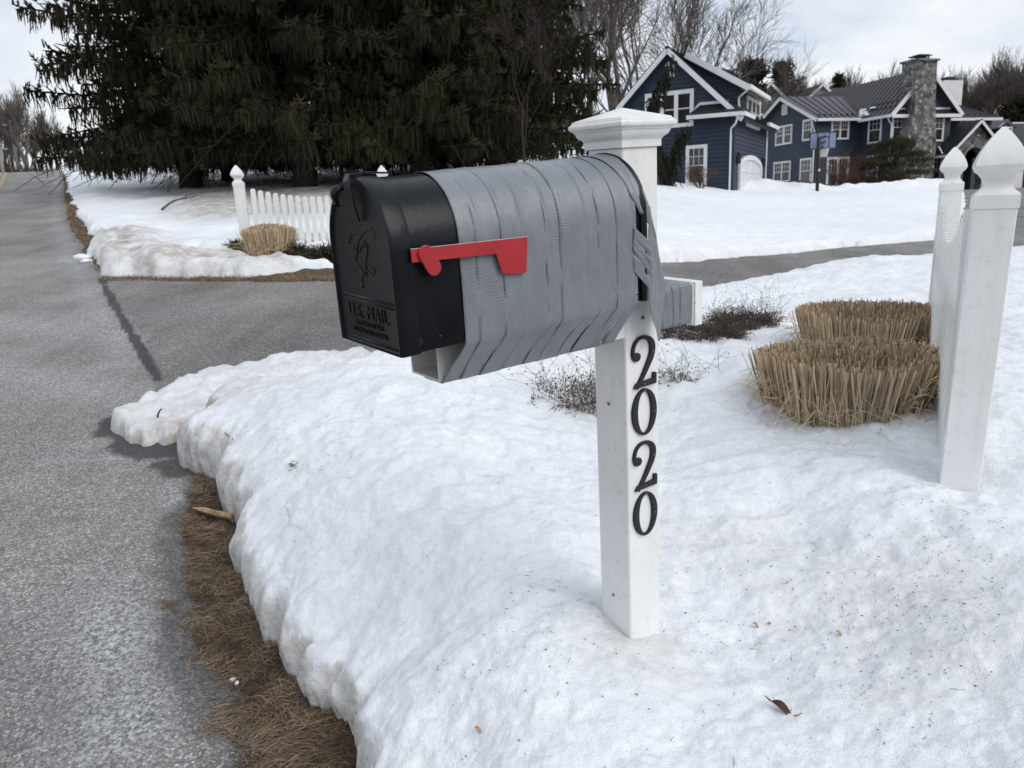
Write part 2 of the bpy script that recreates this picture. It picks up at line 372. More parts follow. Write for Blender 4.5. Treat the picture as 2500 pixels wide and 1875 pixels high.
DRIVE_FAR = [(1000, 652), (1300, 650), (1616, 644), (1700, 638), (1826, 627), (1987, 613), (2088, 602), (2200, 594), (2272, 588), (2325, 565), (2348, 530), (2353, 500), (2355, 480)]
far_poly = poly_from(VERGE_FAR)+poly_from(DRIVE_FAR)+[(26, 44.5), (26, 80), (-45, 80), (-24, 43.6)]
POCKET = [(566, 616), (600, 604), (640, 610), (700, 606), (760, 602), (815, 602), (860, 604), (860, 634), (815, 632), (740, 632), (680, 628), (650, 630), (610, 628), (580, 624)]
pocket_poly = poly_from(POCKET, .1)
road_edge = [gpt(*p)[:2] for p in [(149.5, 418), (153, 476), (158, 538), (172, 573), (194, 604), (198, 628), (222, 650), (247, 686), (258, 720)]]
EDGE_NEAR = [(466, 1196), (447, 1251), (428, 1319), (426, 1406), (435, 1486), (459, 1579), (472, 1647), (521, 1715), (546, 1807), (558, 1875)]
edge_near = [gpt(*p)[:2] for p in EDGE_NEAR]
rd = np.array([-.49, .872]); rn = np.array([-.872, -.49])           # along the road / towards its far side
re = [tuple(p) for p in road_edge]
far_end = np.array(re[0])+rd*40
road_poly = [tuple(far_end)]+re+[tuple(p) for p in poly_from([(350, 830), (360, 960), (430, 1100)])]+[tuple(p) for p in edge_near]+[(-.35, .8), (.1, -.1), (1.6, -3)]
road_poly += [tuple(np.array(road_poly[-1])+rn*7.5), tuple(np.array((-.5, .5))+rn*6.9), tuple(np.array(re[0])+rn*6.6), tuple(far_end+rn*6.6)]
drive_poly = [re[-3]]+poly_from([(290, 684), (400, 688), (506, 689), (815, 689), (1000, 676)])+poly_from(DRIVE_FAR)
drive_poly += [(26, 44.2), (40, 44), (40, 30)]+poly_from([(2750, 560)])+[tuple(p) for p in poly_from([(2473, 640), (2278, 660), (1987, 680), (1700, 740), (1300, 830), (1000, 900), (700, 1000), (520, 1100), (470, 1140), (420, 1130), (300, 960), (290, 830), (230, 720)])]
far_side_poly = [tuple(np.array(re[0])+rn*8.5-rd*30), tuple(np.array(re[0])+rn*8.5+rd*30), tuple(np.array(re[0])+rn*30+rd*30), tuple(np.array(re[0])+rn*30-rd*30)]
PB = np.array([.26, 1.63]); FP1 = np.array([1.42, 2.31]); FP2 = np.array([2.44, 4.29])
CLA = np.array([1.40, 3.14]); CLB = np.array([2.03, 4.30])
def bowl(x, y, c, r, d): return -d*np.exp(-(((x-c[0])**2+(y-c[1])**2)/r**2))
def lip(sd, w): s = np.clip(sd/w, 0, 1); return (np.clip(1-(1-s)**3.0, 0, 1))**(1/2.4)
def prof(sd, w): s = np.clip(sd/w, 0, 1); return np.sqrt(np.clip(1-(1-s)**2, 0, 1))
def near_sd(x, y):
    a = sdf(x, y, near_poly)+.018*fbm(x, y, .15, 3, 5)+.02*fbm(x, y, .45, 2, 6)+.011*fbm(x, y, .05, 3, 7)
    b = sdf(x, y, tongue_poly)+.05+.028*fbm(x, y, .14, 3, 8)
    return a, b
def near_t(x, y, sds=None):
    a, b = sds if sds is not None else near_sd(x, y)
    H = .37+.19*sstep(.25, 1.4, x)*(1-sstep(3.2, 6.0, y))+.035*fbm(x, y, .9, 3, 11)
    H = H+.016*fbm(x, y, .26, 3, 12)+.0065*fbm(x, y, .085, 3, 13)+.0022*fbm(x, y, .03, 2, 14)
    rip = np.abs(vnoise(x*5+1.2*vnoise(x*2, y*2, None, 31), y*7, None, 33)); H = H-.016*rip*sstep(1.2, 2.2, y)
    H = H+bowl(x, y, PB, .085, .012)+bowl(x, y, FP1, .13, .03)+bowl(x, y, CLA, .36, .10)+bowl(x, y, CLB, .36, .06)+bowl(x, y, (1.0, 1.75), .5, .02)
    H = H+.05*np.exp(-(((x+.55)/.5)**2+((y-3.6)/.9)**2))
    ef = .30+.26*sstep(2.0, 3.2, y); s_ = np.clip(a/.62, 0, 1); H = H*(ef+(1-ef)*s_*(2-s_))+.010*fbm(x, y, .045, 2, 43)*sstep(.16, .04, a)
    ta = np.where(a > 0, H*lip(a, .075+.03*vnoise(x*4, y*4, None, 21)), np.maximum(a*3, -.4))
    Hb = (.105+.022*fbm(x, y, .12, 3, 22)+.05*sstep(0, .9, b))
    tb = np.where(b > 0, Hb*prof(b, .07), np.maximum(b*3, -.4))
    return np.maximum(ta, tb)
def snow_z(x, y): return ground(x, y)+near_t(np.asarray(x, float), np.asarray(y, float))
hoop_c = at(1994.8, 473, 38.)[:2]
def far_t(x, y):
    a = sdf(x, y, far_poly); a = a+.10*fbm(x, y, .5, 3, 51)*np.exp(-np.maximum(y-10, 0)/20)+.06*fbm(x, y, .2, 2, 52)
    az = x/np.maximum(y, 1)
    ridge = .075*np.exp(-((a-.55)/.45)**2)*sstep(-.36, -.44, az)+.02*np.exp(-((a-.4)/.35)**2)*sstep(-.25, -.34, az)
    lump = fbm(x, y, .55, 3, 53)*.5+.5
    H = .15+.02*fbm(x, y, 2.2, 3, 54)+(.018+.03*(y < 11.5))*fbm(x, y, .35, 3, 55)+ridge*(.5+.8*lump)
    under = sstep(-.02, -.16, az)*sstep(12, 17, y); H = H*(1-.5*under)+.03*under*fbm(x, y, .7, 3, 56)
    # ploughed mound in front of the house court
    mo = sstep(.235, .30, az)*(1-sstep(.56, .585, az))*np.exp(-((y-39.6)/1.7)**2)
    H = H+mo*(.40+.16*fbm(x, y, 2.6, 3, 57)+.10*fbm(x, y, .8, 3, 58))
    w = .22+.1*sstep(12, 30, y)
    t = np.where(a > 0, H*prof(a, w), np.maximum(a*2, -.5))
    p = sdf(x, y, pocket_poly)+.05*fbm(x, y, .3, 3, 59)
    t = t*sstep(.06, -.06, p)-.03*sstep(-.02, .08, p)
    t = t-.28*np.exp(-(((x+2.7)**2+(y-8.55)**2)/.35**2))*0
    return t
def lawn_z(x, y): return ground(x, y)+far_t(np.asarray(x, float), np.asarray(y, float))
# ------------------------------------------------------------------ sheets
def grid(azs, ys):
    A, Y = np.meshgrid(azs, ys); X = A*Y; nr, nc = A.shape
    i = np.arange(nr*nc).reshape(nr, nc)
    F = np.stack([i[:-1, :-1], i[:-1, 1:], i[1:, 1:], i[1:, :-1]], -1).reshape(-1, 4)
    return X, Y, F
def sheet(name, X, Y, F, Z, keep, mat, attrs=None, smooth=True):
    k = keep.ravel()[F].any(1); F = F[k]; used = np.zeros(X.size, bool); used[F.ravel()] = True
    idx = np.cumsum(used)-1; V = np.stack([X.ravel(), Y.ravel(), Z.ravel()], -1)[used]
    at_ = {k_: v.ravel()[used] for k_, v in (attrs or {}).items()}
    o = npmesh(name, V, idx[F], mat, None, smooth, at_); o['kind'] = 'structure'; return o
geo = lambda a, b, r: a*(r**np.arange(int(math.log(b/a)/math.log(r))+2))
# base ground, to the horizon
rr = np.concatenate([[0.01], geo(.4, 900, 1.09)]); th = np.linspace(0, 2*math.pi, 241)[:-1]
A, Rr = np.meshgrid(th, rr); X, Y = Rr*np.sin(A), Rr*np.cos(A); i = np.arange(X.size).reshape(X.shape); j = np.roll(i, -1, 1)
F = np.stack([i[:-1], i[1:], j[1:], j[:-1]], -1).reshape(-1, 4)
go = npmesh('ground', np.stack([X.ravel(), Y.ravel(), ground(X, Y).ravel()-.03], -1), F, M['dead_turf'], None, True); go['kind'] = 'structure'
# verge soil with relief (the strip between asphalt and snow)
X, Y, F = grid(np.arange(-.75, .30, .004), geo(.7, 44, 1.008))
sdr = np.maximum(sdf(X, Y, road_poly), sdf(X, Y, drive_poly))
band = (sdr < .12) & (sdr > -1.6) & (X < .25+.0*Y)
def verge_z(X, Y, sdr): return ground(X, Y)+.008+.012*fbm(X, Y, .12, 3, 61)*sstep(0, -.1, sdr)-.02*sstep(.03, .1, sdr)
sheet('verge', X, Y, F, verge_z(X, Y, sdr), band, M['dead_turf'])
# asphalt
X, Y, F = grid(np.concatenate([np.arange(-3.2, -1.0, .02), np.arange(-1.0, .75, .004), np.arange(.76, 1.5, .02)]), geo(.35, 60, 1.008))
sr = sdf(X, Y, road_poly)+.03*fbm(X, Y, .2, 3, 62); sdv = sdf(X, Y, drive_poly)+.02*fbm(X, Y, .2, 2, 63)
def gauss(x, y, c, rx, ry, ang=0):
    dx, dy = x-c[0], y-c[1]; ca, sa = math.cos(ang), math.sin(ang); p = (dx*ca+dy*sa)/rx; q = (-dx*sa+dy*ca)/ry
    return np.exp(-(p*p+q*q))
def gp(px, py): return gpt(px, py)[:2]
def salt(X, Y):
    s = .75*gauss(X, Y, gp(270, 1570), .10, .26, .5)+.5*gauss(X, Y, gp(310, 1800), .12, .12)+.25*gauss(X, Y, gp(330, 1720), .2, .3)+.12*gauss(X, Y, gp(150, 1500), .5, .8)
    s += .5*gauss(X, Y, gp(320, 1128), .5, .035, .02)+.45*gauss(X, Y, gp(130, 940), 1.3, .22, -.5)+.35*gauss(X, Y, gp(200, 820), 1.2, .3, -.5)
    s += .5*gauss(X, Y, gp(190, 640), .7, .12, .1)+.3*gauss(X, Y, gp(480, 760), 1.4, .5, .2)+.5*gauss(X, Y, gp(440, 1200), .06, .14)
    e = -sdf(X, Y, [tuple(p) for p in road_poly]); s += .35*np.exp(-((e+.15)/.12)**2)*(Y > 5)
    return np.clip(s, 0, 1)
def segd(x, y, pts):
    d = np.full(x.shape, 1e9)
    for a, b in zip(pts[:-1], pts[1:]):
        e = (b[0]-a[0], b[1]-a[1]); t = np.clip(((x-a[0])*e[0]+(y-a[1])*e[1])/(e[0]**2+e[1]**2), 0, 1)
        d = np.minimum(d, np.hypot(x-a[0]-e[0]*t, y-a[1]-e[1]*t))
    return d
seam = [gp(*p) for p in [(247, 684), (275, 740), (310, 800), (345, 860), (385, 930)]]
def wet(X, Y):
    w = .88*sstep(.040, .030, segd(X, Y, seam)+.012*fbm(X, Y, .2, 4, 65))
    tl = sdf(X, Y, tongue_poly); w = np.maximum(w, .85*sstep(-.16, -.12, tl+.06*fbm(X, Y, .2, 4, 66)))
    nl = sdf(X, Y, near_poly); w = np.maximum(w, .8*sstep(-.13, -.09, nl+.06*fbm(X, Y, .2, 4, 67))*(Y > 2.9))
    el = sdf(X, Y, road_poly); w = np.maximum(w, .55*sstep(.10, .0, el+.04*fbm(X, Y, .12, 3, 68))*(Y < 3.4))
    return np.clip(w, 0, 1)
S_, W_ = salt(X, Y), wet(X, Y)
gz = ground(X, Y)+.004*fbm(X, Y, .5, 2, 64)
sheet('road', X, Y, F, gz+.022-.25*np.clip(-sr, 0, .3), sr > -.08, M['asphalt'], {'salt': S_, 'wet': W_})
sheet('driveway', X, Y, F, gz+.012-.25*np.clip(-sdv, 0, .3), sdv > -.08, M['asphalt_drive'], {'salt': S_*.7, 'wet': W_})
# painted double yellow line
ln = [gp(0, 456), gp(30, 437), gp(57, 419)]; d0 = (ln[2]-ln[0])/np.linalg.norm(ln[2]-ln[0])
for k in (0, 1):
    c0 = ln[0]+rn*(.22*k); pts = [c0+d0*t for t in np.linspace(-27, 26, 60)]; V = []
    for p in pts:
        for sgn in (-.06, .06): q = p-rn*sgn; V.append((q[0], q[1], float(ground(q[0], q[1]))+.032))
    o = npmesh('centre_line', V, np.array([(2*i, 2*i+1, 2*i+3, 2*i+2) for i in range(59)]), M['yellow_paint']); o['kind'] = 'structure'
# near snow bank (high resolution, bulging edges)
X, Y, F = grid(np.concatenate([np.arange(-.95, 1.02, .00245), np.arange(1.03, 2.6, .015)]), geo(.34, 11.2, 1.0042))
sd = near_sd(X, Y); t = near_t(X, Y, sd); Z = ground(X, Y)+t
s_ = np.maximum(sd[0], sd[1]); m = (s_ > -.02) & (s_ < .16) & (sd[0] > sd[1]-.3)
xm, ym = X[m], Y[m]; e = .035
gx = (sdf(xm+e, ym, near_poly)-sdf(xm-e, ym, near_poly)); gy = (sdf(xm, ym+e, near_poly)-sdf(xm, ym-e, near_poly)); gl = np.hypot(gx, gy)+1e-9
f = np.clip(t[m]/.3, 0, 1); bul = (.022+.03*fbm(xm, ym, .2, 2, 71))*4*f*(1-f)*(sd[0][m] > -.01)
X = X.copy(); Y = Y.copy(); X[m] -= gx/gl*bul; Y[m] -= gy/gl*bul
dirt_shade = .5*np.exp(-np.clip(sd[0], 0, 9)/.05)*.5+.55*np.exp(-np.clip(sd[1], 0, 9)/.06)*(sd[0] < .05)+.35*gauss(X, Y, (1.0, 1.72), .35, .25)+.5*gauss(X, Y, PB, .13, .13)+.35*gauss(X, Y, gp(430, 1330), .6, .6)*0
dirt_shade += .25*gauss(X, Y, gpt(1800, 1360, .35)[:2], .25, .2)+.2*gauss(X, Y, gpt(2330, 1750, .35)[:2], .3, .12)+.35*gauss(X, Y, gpt(560, 930, .3)[:2], .4, .3)
sheet('snow_bank', X, Y, F, Z, t > -.05, M['snow'], {'dirt_shade': np.clip(dirt_shade, 0, 1)})
# snow beyond the driveway
X, Y, F = grid(np.concatenate([np.arange(-.80, .66, .0030), np.arange(.67, 1.2, .02)]), geo(6.2, 74, 1.0085))
t = far_t(X, Y); a = sdf(X, Y, far_poly); az = X/Y
dirt_shade = .9*np.exp(-((a-.35)/.5)**2)*sstep(-.24, -.30, az)*(az > -.62)*(Y < 11.2)+.25*sstep(.3, .0, a)*sstep(.1, .2, az)+.85*sstep(.02, -.1, az)*sstep(-.47, -.38, az)*sstep(11.3, 14.0, Y)  # last term paints spruce shade into the snow colour; the others are grime
sheet('snow_lawn', X, Y, F, ground(X, Y)+t, t > -.08, M['snow_lawn'], {'dirt_shade': np.clip(dirt_shade, 0, 1)})
# snow on the far shoulder of the road
X, Y, F = grid(np.arange(-1.6, -.60, .02), geo(15, 60, 1.03)); a = sdf(X, Y, far_side_poly)
sheet('snow_shoulder', X, Y, F, ground(X, Y)+np.where(a > 0, .28*prof(a, 1.2)+.06*fbm(X, Y, 1.5, 2, 91), np.maximum(a, -.4)), a > -.2, M['snow_lawn'], {'dirt_shade': X*0})
h = .0508; PHI = .9581
UU = MW @ np.array([math.sin(PHI), math.cos(PHI), 0]); VV = MW @ np.array([math.cos(PHI), -math.sin(PHI), 0]); WW = MW @ np.array([0, 0, 1.])
OO = MW @ np.array([.2578, 1.6382, 0])+E0
def frame(o):
    m = Matrix.Identity(4)
    for i, a in enumerate((UU, -VV, WW)):
        for k in range(3): m[k][i] = a[k]
    for k in range(3): m[k][3] = o[k]
    return m
ZB = -1.12
post = thing('mailbox_post', 'white vinyl square post with moulded cap, side arm and black house numbers 2020', 'mailbox post', mat=frame(OO+ZB*WW))
def L(a, b, c): return np.array((a, -b, c-ZB))      # along the box, towards the number face, up from eye level
MB().rings([(h, -.12), (h, .02-ZB)]).build('post_shaft', M['white_vinyl'], post, bevel=.006)
c0 = .017-ZB
MB().rings([(.056, c0), (.056, c0+.0155), (.0575, c0+.0155), (.0595, c0+.019), (.066, c0+.024), (.069, c0+.031), (.0695, c0+.034), (.0720, c0+.034), (.0722, c0+.0375), (.0745, c0+.0378), (.0780, c0+.0405), (.0790, c0+.0445), (.0780, c0+.0485), (.0745, c0+.0505), (.0742, c0+.0535), (.0712, c0+.0540), (.0705, c0+.0570), (.0005, c0+.079)]).build('cap', M['white_vinyl'], post, bevel=.0008, bseg=1)
# hollow arm
za, zt = -.367, -.2840; aL, aR = -.5076, .155
b_ = MB(); tk = .004
for (y0, y1, z0, z1) in ((-h, h, za, za+tk), (-h, h, zt-tk, zt), (-h, -h+tk, za+tk, zt-tk), (h-tk, h, za+tk, zt-tk)):
    b_.box((aL, y0, z0-ZB), (-h-.001, y1, z1-ZB)); b_.box((h+.001, y0, z0-ZB), (aR, y1, z1-ZB))
arm = b_.build('arm', M['white_vinyl'], post)
e_ = MB(); e_.box((aR, -h-.004, za-.006-ZB), (aR+.004, h+.004, zt+.003-ZB)); e_.box((aR+.004, -h-.008, za-.010-ZB), (aR+.029, h+.008, zt+.007-ZB)); e_.build('arm_end_cap', M['white_vinyl'], arm, bevel=.003)
MB().box((h+.004, -h+.006, zt-ZB+.0005), (aR, h-.004, zt-ZB+.004)).build('arm_top_trim', M['white_vinyl'], arm)
def screw(par, c, n, r=.0052, sub=True):
    n = np.array(n, float); m_ = MB().lathe(c, [(r, 0), (r*.95, .0012), (r*.6, .0022), (r*.1, .0026)], 14, n)
    s = m_.build('screw', M['screw_metal'], par, smooth=False, auto=40)
    a = np.cross(n, (0, 0, 1)); a /= np.linalg.norm(a); q = MB(); cc = np.array(c)+n*.0026
    for d_ in (a+np.array((0, 0, 1.)), a-np.array((0, 0, 1.))): d_ = d_/np.linalg.norm(d_); q.bar(cc-d_*r*.5, cc+d_*r*.5, .0012, .0012, n)
    q.build('screw_slot', M['dark_hole'], s)
screw(post, L(.0022, h, -.333), (0, -1, 0)); screw(post, L(-h, -.005, -.526), (-1, 0, 0)); screw(post, L(-h, -.005, -1.010), (-1, 0, 0), .0045)
# ---- house numbers on the face towards the camera
def ribbon(par, name, pts, wid, bars=(), x0=0, z0=0, W=.078, H=.114):
    P_ = np.array(pts, float); wd = np.array(wid, float)
    tt = np.linspace(0, len(P_)-1, 46); i0 = np.clip(tt.astype(int), 0, len(P_)-2); f = tt-i0
    def cr(A):
        g = lambda k: A[np.clip(i0+k, 0, len(A)-1)]; p0, p1, p2, p3 = g(-1), g(0), g(1), g(2); ff = f[:, None] if A.ndim == 2 else f
        return .5*(2*p1+(-p0+p2)*ff+(2*p0-5*p1+4*p2-p3)*ff**2+(-p0+3*p1-3*p2+p3)*ff**3)
    Q = cr(P_)*np.array([W, H]); w_ = cr(wd)*W; T = np.gradient(Q, axis=0); T /= np.linalg.norm(T, axis=1)[:, None]+1e-9; Nn = np.stack([-T[:, 1], T[:, 0]], 1)
    m_ = MB(); d = .0062; n = len(Q); V = []
    for k in range(n):
        for s, y in ((1, 0), (1, d*.75), (.78, d), (-.78, d), (-1, d*.75), (-1, 0)):
            q = Q[k]+Nn[k]*w_[k]/2*s; V.append((x0+q[0], -h-y-.0002, z0+q[1]-ZB))
    F_ = [(k*6+j, k*6+j+1, (k+1)*6+j+1, (k+1)*6+j) for k in range(n-1) for j in range(5)]+[tuple(range(6)), tuple((n-1)*6+j for j in range(5, -1, -1))]
    m_.add(V, F_)
    for poly in bars:
        m_.prism([(x0+x*W, -h-.0002, z0+y*H-ZB) for x, y in poly], (0, -d*.97, 0))
    if name == 'bulb': return m_
    return m_
def digit2(c):
    x0 = -.040
    m_ = ribbon(post, 'd', [(.30, .585), (.20, .575), (.12, .64), (.095, .73), (.16, .86), (.31, .945), (.50, .962), (.70, .92), (.83, .82), (.855, .70), (.80, .56), (.66, .40), (.48, .22), (.30, .06), (.20, -.01)],
                [.10, .17, .14, .10, .095, .085, .09, .14, .19, .205, .195, .17, .14, .125, .12], [[(.10, 0), (.975, 0), (.985, .215), (.86, .225), (.85, .115), (.20, .088)]], x0, c)
    m_.lathe((x0+.078*.255, -h-.0002, c+.114*.605-ZB), [(.0095, 0), (.0095, .005), (.0075, .0063)], 18, (0, -1, 0))
    return m_
def digit0(c):
    m_ = MB(); n = 56; x0, W, H = -.038, .076, .108; V = []; d = .0062
    for k in range(n):
        t = 2*math.pi*k/n
        o = np.array((.5+.5*math.cos(t), .5+.5*math.sin(t))); i_ = np.array((.5+.275*math.cos(t), .5+.452*math.sin(t)))
        for s, y in ((0, 0), (0, d*.75), (.13, d), (.87, d), (1, d*.75), (1, 0)):
            q = o*(1-s)+i_*s; V.append((x0+q[0]*W, -h-y-.0002, c+q[1]*H-ZB))
    m_.add(V, [(k*6+j, ((k+1) % n)*6+j, ((k+1) % n)*6+j+1, k*6+j+1) for k in range(n) for j in range(5)]); return m_
for ch, c in (('2', -.4845), ('0', -.5985), ('2', -.7265), ('0', -.8455)):
    o = (digit2 if ch == '2' else digit0)(c).build('house_number', M['number_black'], post, auto=35); o['label'] = 'black raised serif numeral '+ch
    for (x, z) in (((.029, .05), (-.0, .1065)) if ch == '0' else ((.026, .075), (.0, .006))):      # fixing screws of the numeral
        MB().lathe((x, -h-.0063, c+z-ZB), [(.0022, 0), (.0021, .0006)], 10, (0, -1, 0)).build('numeral_screw', M['number_edge'], o)
# ------------------------------------------------------------------ the mailbox
box = thing('mailbox', 'large black mailbox with red flag, wrapped in grey duct tape', 'mailbox', mat=frame(OO+ZB*WW))
bw, zb = .1125, -.2780; a0, a1 = -.612+.016, -h-.002; zs = .002-bw
def TL(a): return .0205*(a+h)                       # the box sags a little towards its door
def section(b=bw, z0=zb, zc=zs, na=28, nsd=5):
    p = [(b, z0+(zc-z0)*i/nsd) for i in range(nsd)]+[(b*math.cos(t), zc+b*math.sin(t)) for t in np.linspace(0, math.pi, na+1)]+[(-b, zc-(zc-z0)*i/nsd) for i in range(1, nsd+1)]
    return p
S0 = section()
def loft(secs, closed=True, caps=(True, True)):
    m_ = MB(); n = len(secs[0][1]); V = [L(a, b, c+TL(a)) for a, s in secs for b, c in s]; F_ = []
    for i in range(len(secs)-1):
        for k in range(n if closed else n-1): F_.append((i*n+k, i*n+(k+1) % n, (i+1)*n+(k+1) % n, (i+1)*n+k))
    if caps[0]: F_.append(tuple(range(n-1, -1, -1)))
    if caps[1]: F_.append(tuple((len(secs)-1)*n+k for k in range(n)))
    return m_.add(V, F_)
def sc(f, dz=0): return [(b*f, (c-(zb+.1))*f+zb+.1+dz) for b, c in S0]
gr = lambda d: section(bw+d, zb-d*.3, zs, 28, 5)
loft([(a0, gr(0)), (a0+.25, gr(0)), (a1-.012, gr(0)), (a1-.014, gr(.005)), (a1-.005, gr(.0085)), (a1, gr(.007))]).build('box_body', M['black_enamel'], box, auto=35)
# door with rolled hood, recessed panel
dz0 = a0-.016
door = loft([(a0+.022, gr(.0015)), (a0+.022, gr(.0035)), (a0+.016, gr(.0045)), (a0-.004, gr(.0048)), (a0-.012, gr(.0042)), (dz0, gr(.0022)), (dz0+.0005, gr(-.002)), (dz0+.0045, gr(-.006)), (dz0+.0052, gr(-.010))], caps=(True, True)).build('door', M['black_enamel'], box, auto=28)
fa = dz0+.0052
q = MB()
q.tube([L(fa, -bw+.012, -.204), L(fa, 0, -.2055), L(fa, bw-.012, -.207)], .0024, 8); q.tube([L(fa, -bw+.012, -.211), L(fa, bw-.012, -.214)], .002, 6)
q.tube([L(fa, -bw+.014, -.280), L(fa, bw-.014, -.282)], .002, 6)
q.build('panel_rib', M['black_enamel'], door, smooth=True)
EAG = [[(-.018, -.115), (-.012, -.105), (.001, -.095), (.012, -.097)], [(-.017, -.117), (-.002, -.118), (.004, -.127), (.012, -.129)], [(.01, -.132), (.013, -.12), (.02, -.109), (.038, -.096), (.062, -.087), (.076, -.085)], [(.061, -.091), (.085, -.089)], [(.065, -.095), (.087, -.093)], [(.061, -.1), (.086, -.098)], [(.057, -.106), (.085, -.102)], [(.021, -.127), (.03, -.117), (.046, -.106)], [(.036, -.118), (.051, -.111)], [(.045, -.133), (.053, -.118), (.051, -.111)], [(-.022, -.137), (.002, -.144), (.017, -.153), (.029, -.162)], [(.002, -.144), (.006, -.131), (-.018, -.134)], [(.039, -.144), (.067, -.151)], [(.036, -.167), (.039, -.155), (.039, -.144), (.046, -.133)], [(.041, -.155), (.059, -.163), (.071, -.158)], [(.067, -.151), (.071, -.157)], [(.02, -.18), (.018, -.17), (.029, -.162)]]
q = MB()
for l in EAG:
    P_ = np.array(l); tt = np.linspace(0, len(P_)-1, 4*len(P_)); xs = np.interp(tt, range(len(P_)), P_[:, 0]); ys = np.interp(tt, range(len(P_)), P_[:, 1])
    q.tube([L(fa-.0004, (x-.026)*1.0, y-.001) for x, y in zip(xs, ys)], .0009, 6)
q.lathe(L(fa, -.012, -.186), [(.004, 0), (.0035, .0015)], 12, (-1, 0, 0))
q.build('eagle_emblem', M['black_enamel'], door, smooth=True)
def text(par, s, size, pos_, mat, name, ext=.0012, rotm=None):
    cu = bpy.data.curves.new(name, 'FONT'); cu.body = s; cu.size = size; cu.extrude = ext; cu.align_x = 'CENTER'; cu.space_character = 1.08
    ob = bpy.data.objects.new(name, cu); col.objects.link(ob); dg = bpy.context.evaluated_depsgraph_get(); me = bpy.data.meshes.new_from_object(ob.evaluated_get(dg))
    bpy.data.objects.remove(ob); bpy.data.curves.remove(cu)
    V = np.empty(len(me.vertices)*3); me.vertices.foreach_get('co', V); V = V.reshape(-1, 3)
    V = np.array([pos_(v) for v in V]); me.vertices.foreach_set('co', V.astype(np.float32).ravel()); me.update()
    return mkobj(name, me, mat, par)
for s, sz, c in (('U.S. MAIL', .035, -.2425), ('APPROVED BY THE', .0125, -.256), ('POSTMASTER GENERAL', .0125, -.2695)):
    text(door, s, sz, lambda v, c=c: L(fa-.0006-v[2], v[0]*(1.0 if sz > .02 else .95)-.001, c+v[1]), M['black_enamel'], 'embossed_lettering', .0011)
# latch strap over the top of the door and pull tab
q = MB()
pts = [(a0+.05, 0, -.004), (a0+.01, .0, -.001), (dz0-.004, .0, -.003), (dz0-.008, .003, -.012), (dz0-.006, .007, -.030), (dz0-.005, .010, -.050), (fa-.004, .012, -.076)]
V = []; F_ = []
for k, (a, b, c) in enumerate(pts):
    w_ = (.008, .009, .0095, .010, .0105, .0105, .007)[k]
    for s, d in ((-1, 0), (-1, 1), (1, 1), (1, 0)):
        V.append(L(a-(.003*d if k > 2 else 0), b+s*w_, c+(.003*d if k <= 2 else 0)))
F_ = [(i*4+k, i*4+(k+1) % 4, (i+1)*4+(k+1) % 4, (i+1)*4+k) for i in range(len(pts)-1) for k in range(4)]+[(3, 2, 1, 0), tuple((len(pts)-1)*4+k for k in range(4))]
q.add(V, F_); q.lathe(L(fa-.008, .011, -.058), [(.005, 0), (.004, .002)], 12, (-1, 0, 0))
q.build('latch', M['black_enamel'], box, bevel=.0015)
q = MB(); n = 9; V = []
for i in range(n):
    t = i/(n-1); a = dz0-.002-.012*math.sin(t*2.4); c = -.020-.030*t*t+.004*t
    for j in range(5):
        s = (j-2)/2; V.append(L(a-.004*(1-s*s), -.036+s*.011*(1-.45*t*t), c-.006*s*s))
F_ = [(i*5+j, i*5+j+1, (i+1)*5+j+1, (i+1)*5+j) for i in range(n-1) for j in range(4)]
o = q.add(V, F_).build('pull_tab', M['black_enamel'], door, smooth=True); md = o.modifiers.new('thick', 'SOLIDIFY'); md.thickness = .0035
# rivets and hinge on the near side
for a, c, r in ((-.5745, -.2700, .0068), (-.535, -.2680, .003), (-.541, -.213, .002)):
    MB().lathe(L(a, bw+.0002, c), [(r, 0), (r*.95, .0015), (r*.5, .0026), (r*.1, .003)], 14, (0, -1, 0)).build('rivet', M['black_enamel'], box, auto=40)
screw(box, L(-.0784, bw+.0005, -.2636), (0, -1, 0), .005)
# flag
fl = thing_flag = MB()
y0 = bw+.0095; poly = [(-.580, -.1195), (-.350, -.1235), (-.3565, -.1835), (-.360, -.1855), (-.4055, -.1805), (-.4085, -.178), (-.4185, -.1450), (-.580, -.1405)]
fo = fl.prism([L(a, y0, c) for a, c in poly], (0, -.0022, 0)).build('flag', M['flag_red'], box, bevel=.0006, bseg=1)
MB().prism([L(a, y0-.0002, c) for a, c in ((-.580, -.1194), (-.350, -.1234), (-.350, -.1226), (-.580, -.1186))], (0, -.0026, 0)).build('flag_edge', M['flag_edge'], fo)
q = MB(); A_, B_ = np.array((-.5555, -.1285)), np.array((-.5430, -.1520)); dd = (B_-A_)/np.linalg.norm(B_-A_); nn = np.array((-dd[1], dd[0])); r = .0135; P_ = []
for t in np.linspace(math.pi/2, 3*math.pi/2, 9): P_.append(A_+r*(nn*math.sin(t)+dd*math.cos(t)))
for t in np.linspace(-math.pi/2, math.pi/2, 9): P_.append(B_+r*(nn*math.sin(t)+dd*math.cos(t)))
q.prism([L(p[0], y0+.0022, p[1]) for p in P_], (0, -.0045, 0)).build('flag_pivot', M['flag_red'], fo, bevel=.0015)
MB().lathe(L(-.5555, bw, -.1295), [(.006, 0), (.006, .0095)], 12, (0, -1, 0)).build('flag_spindle', M['black_enamel'], fo)
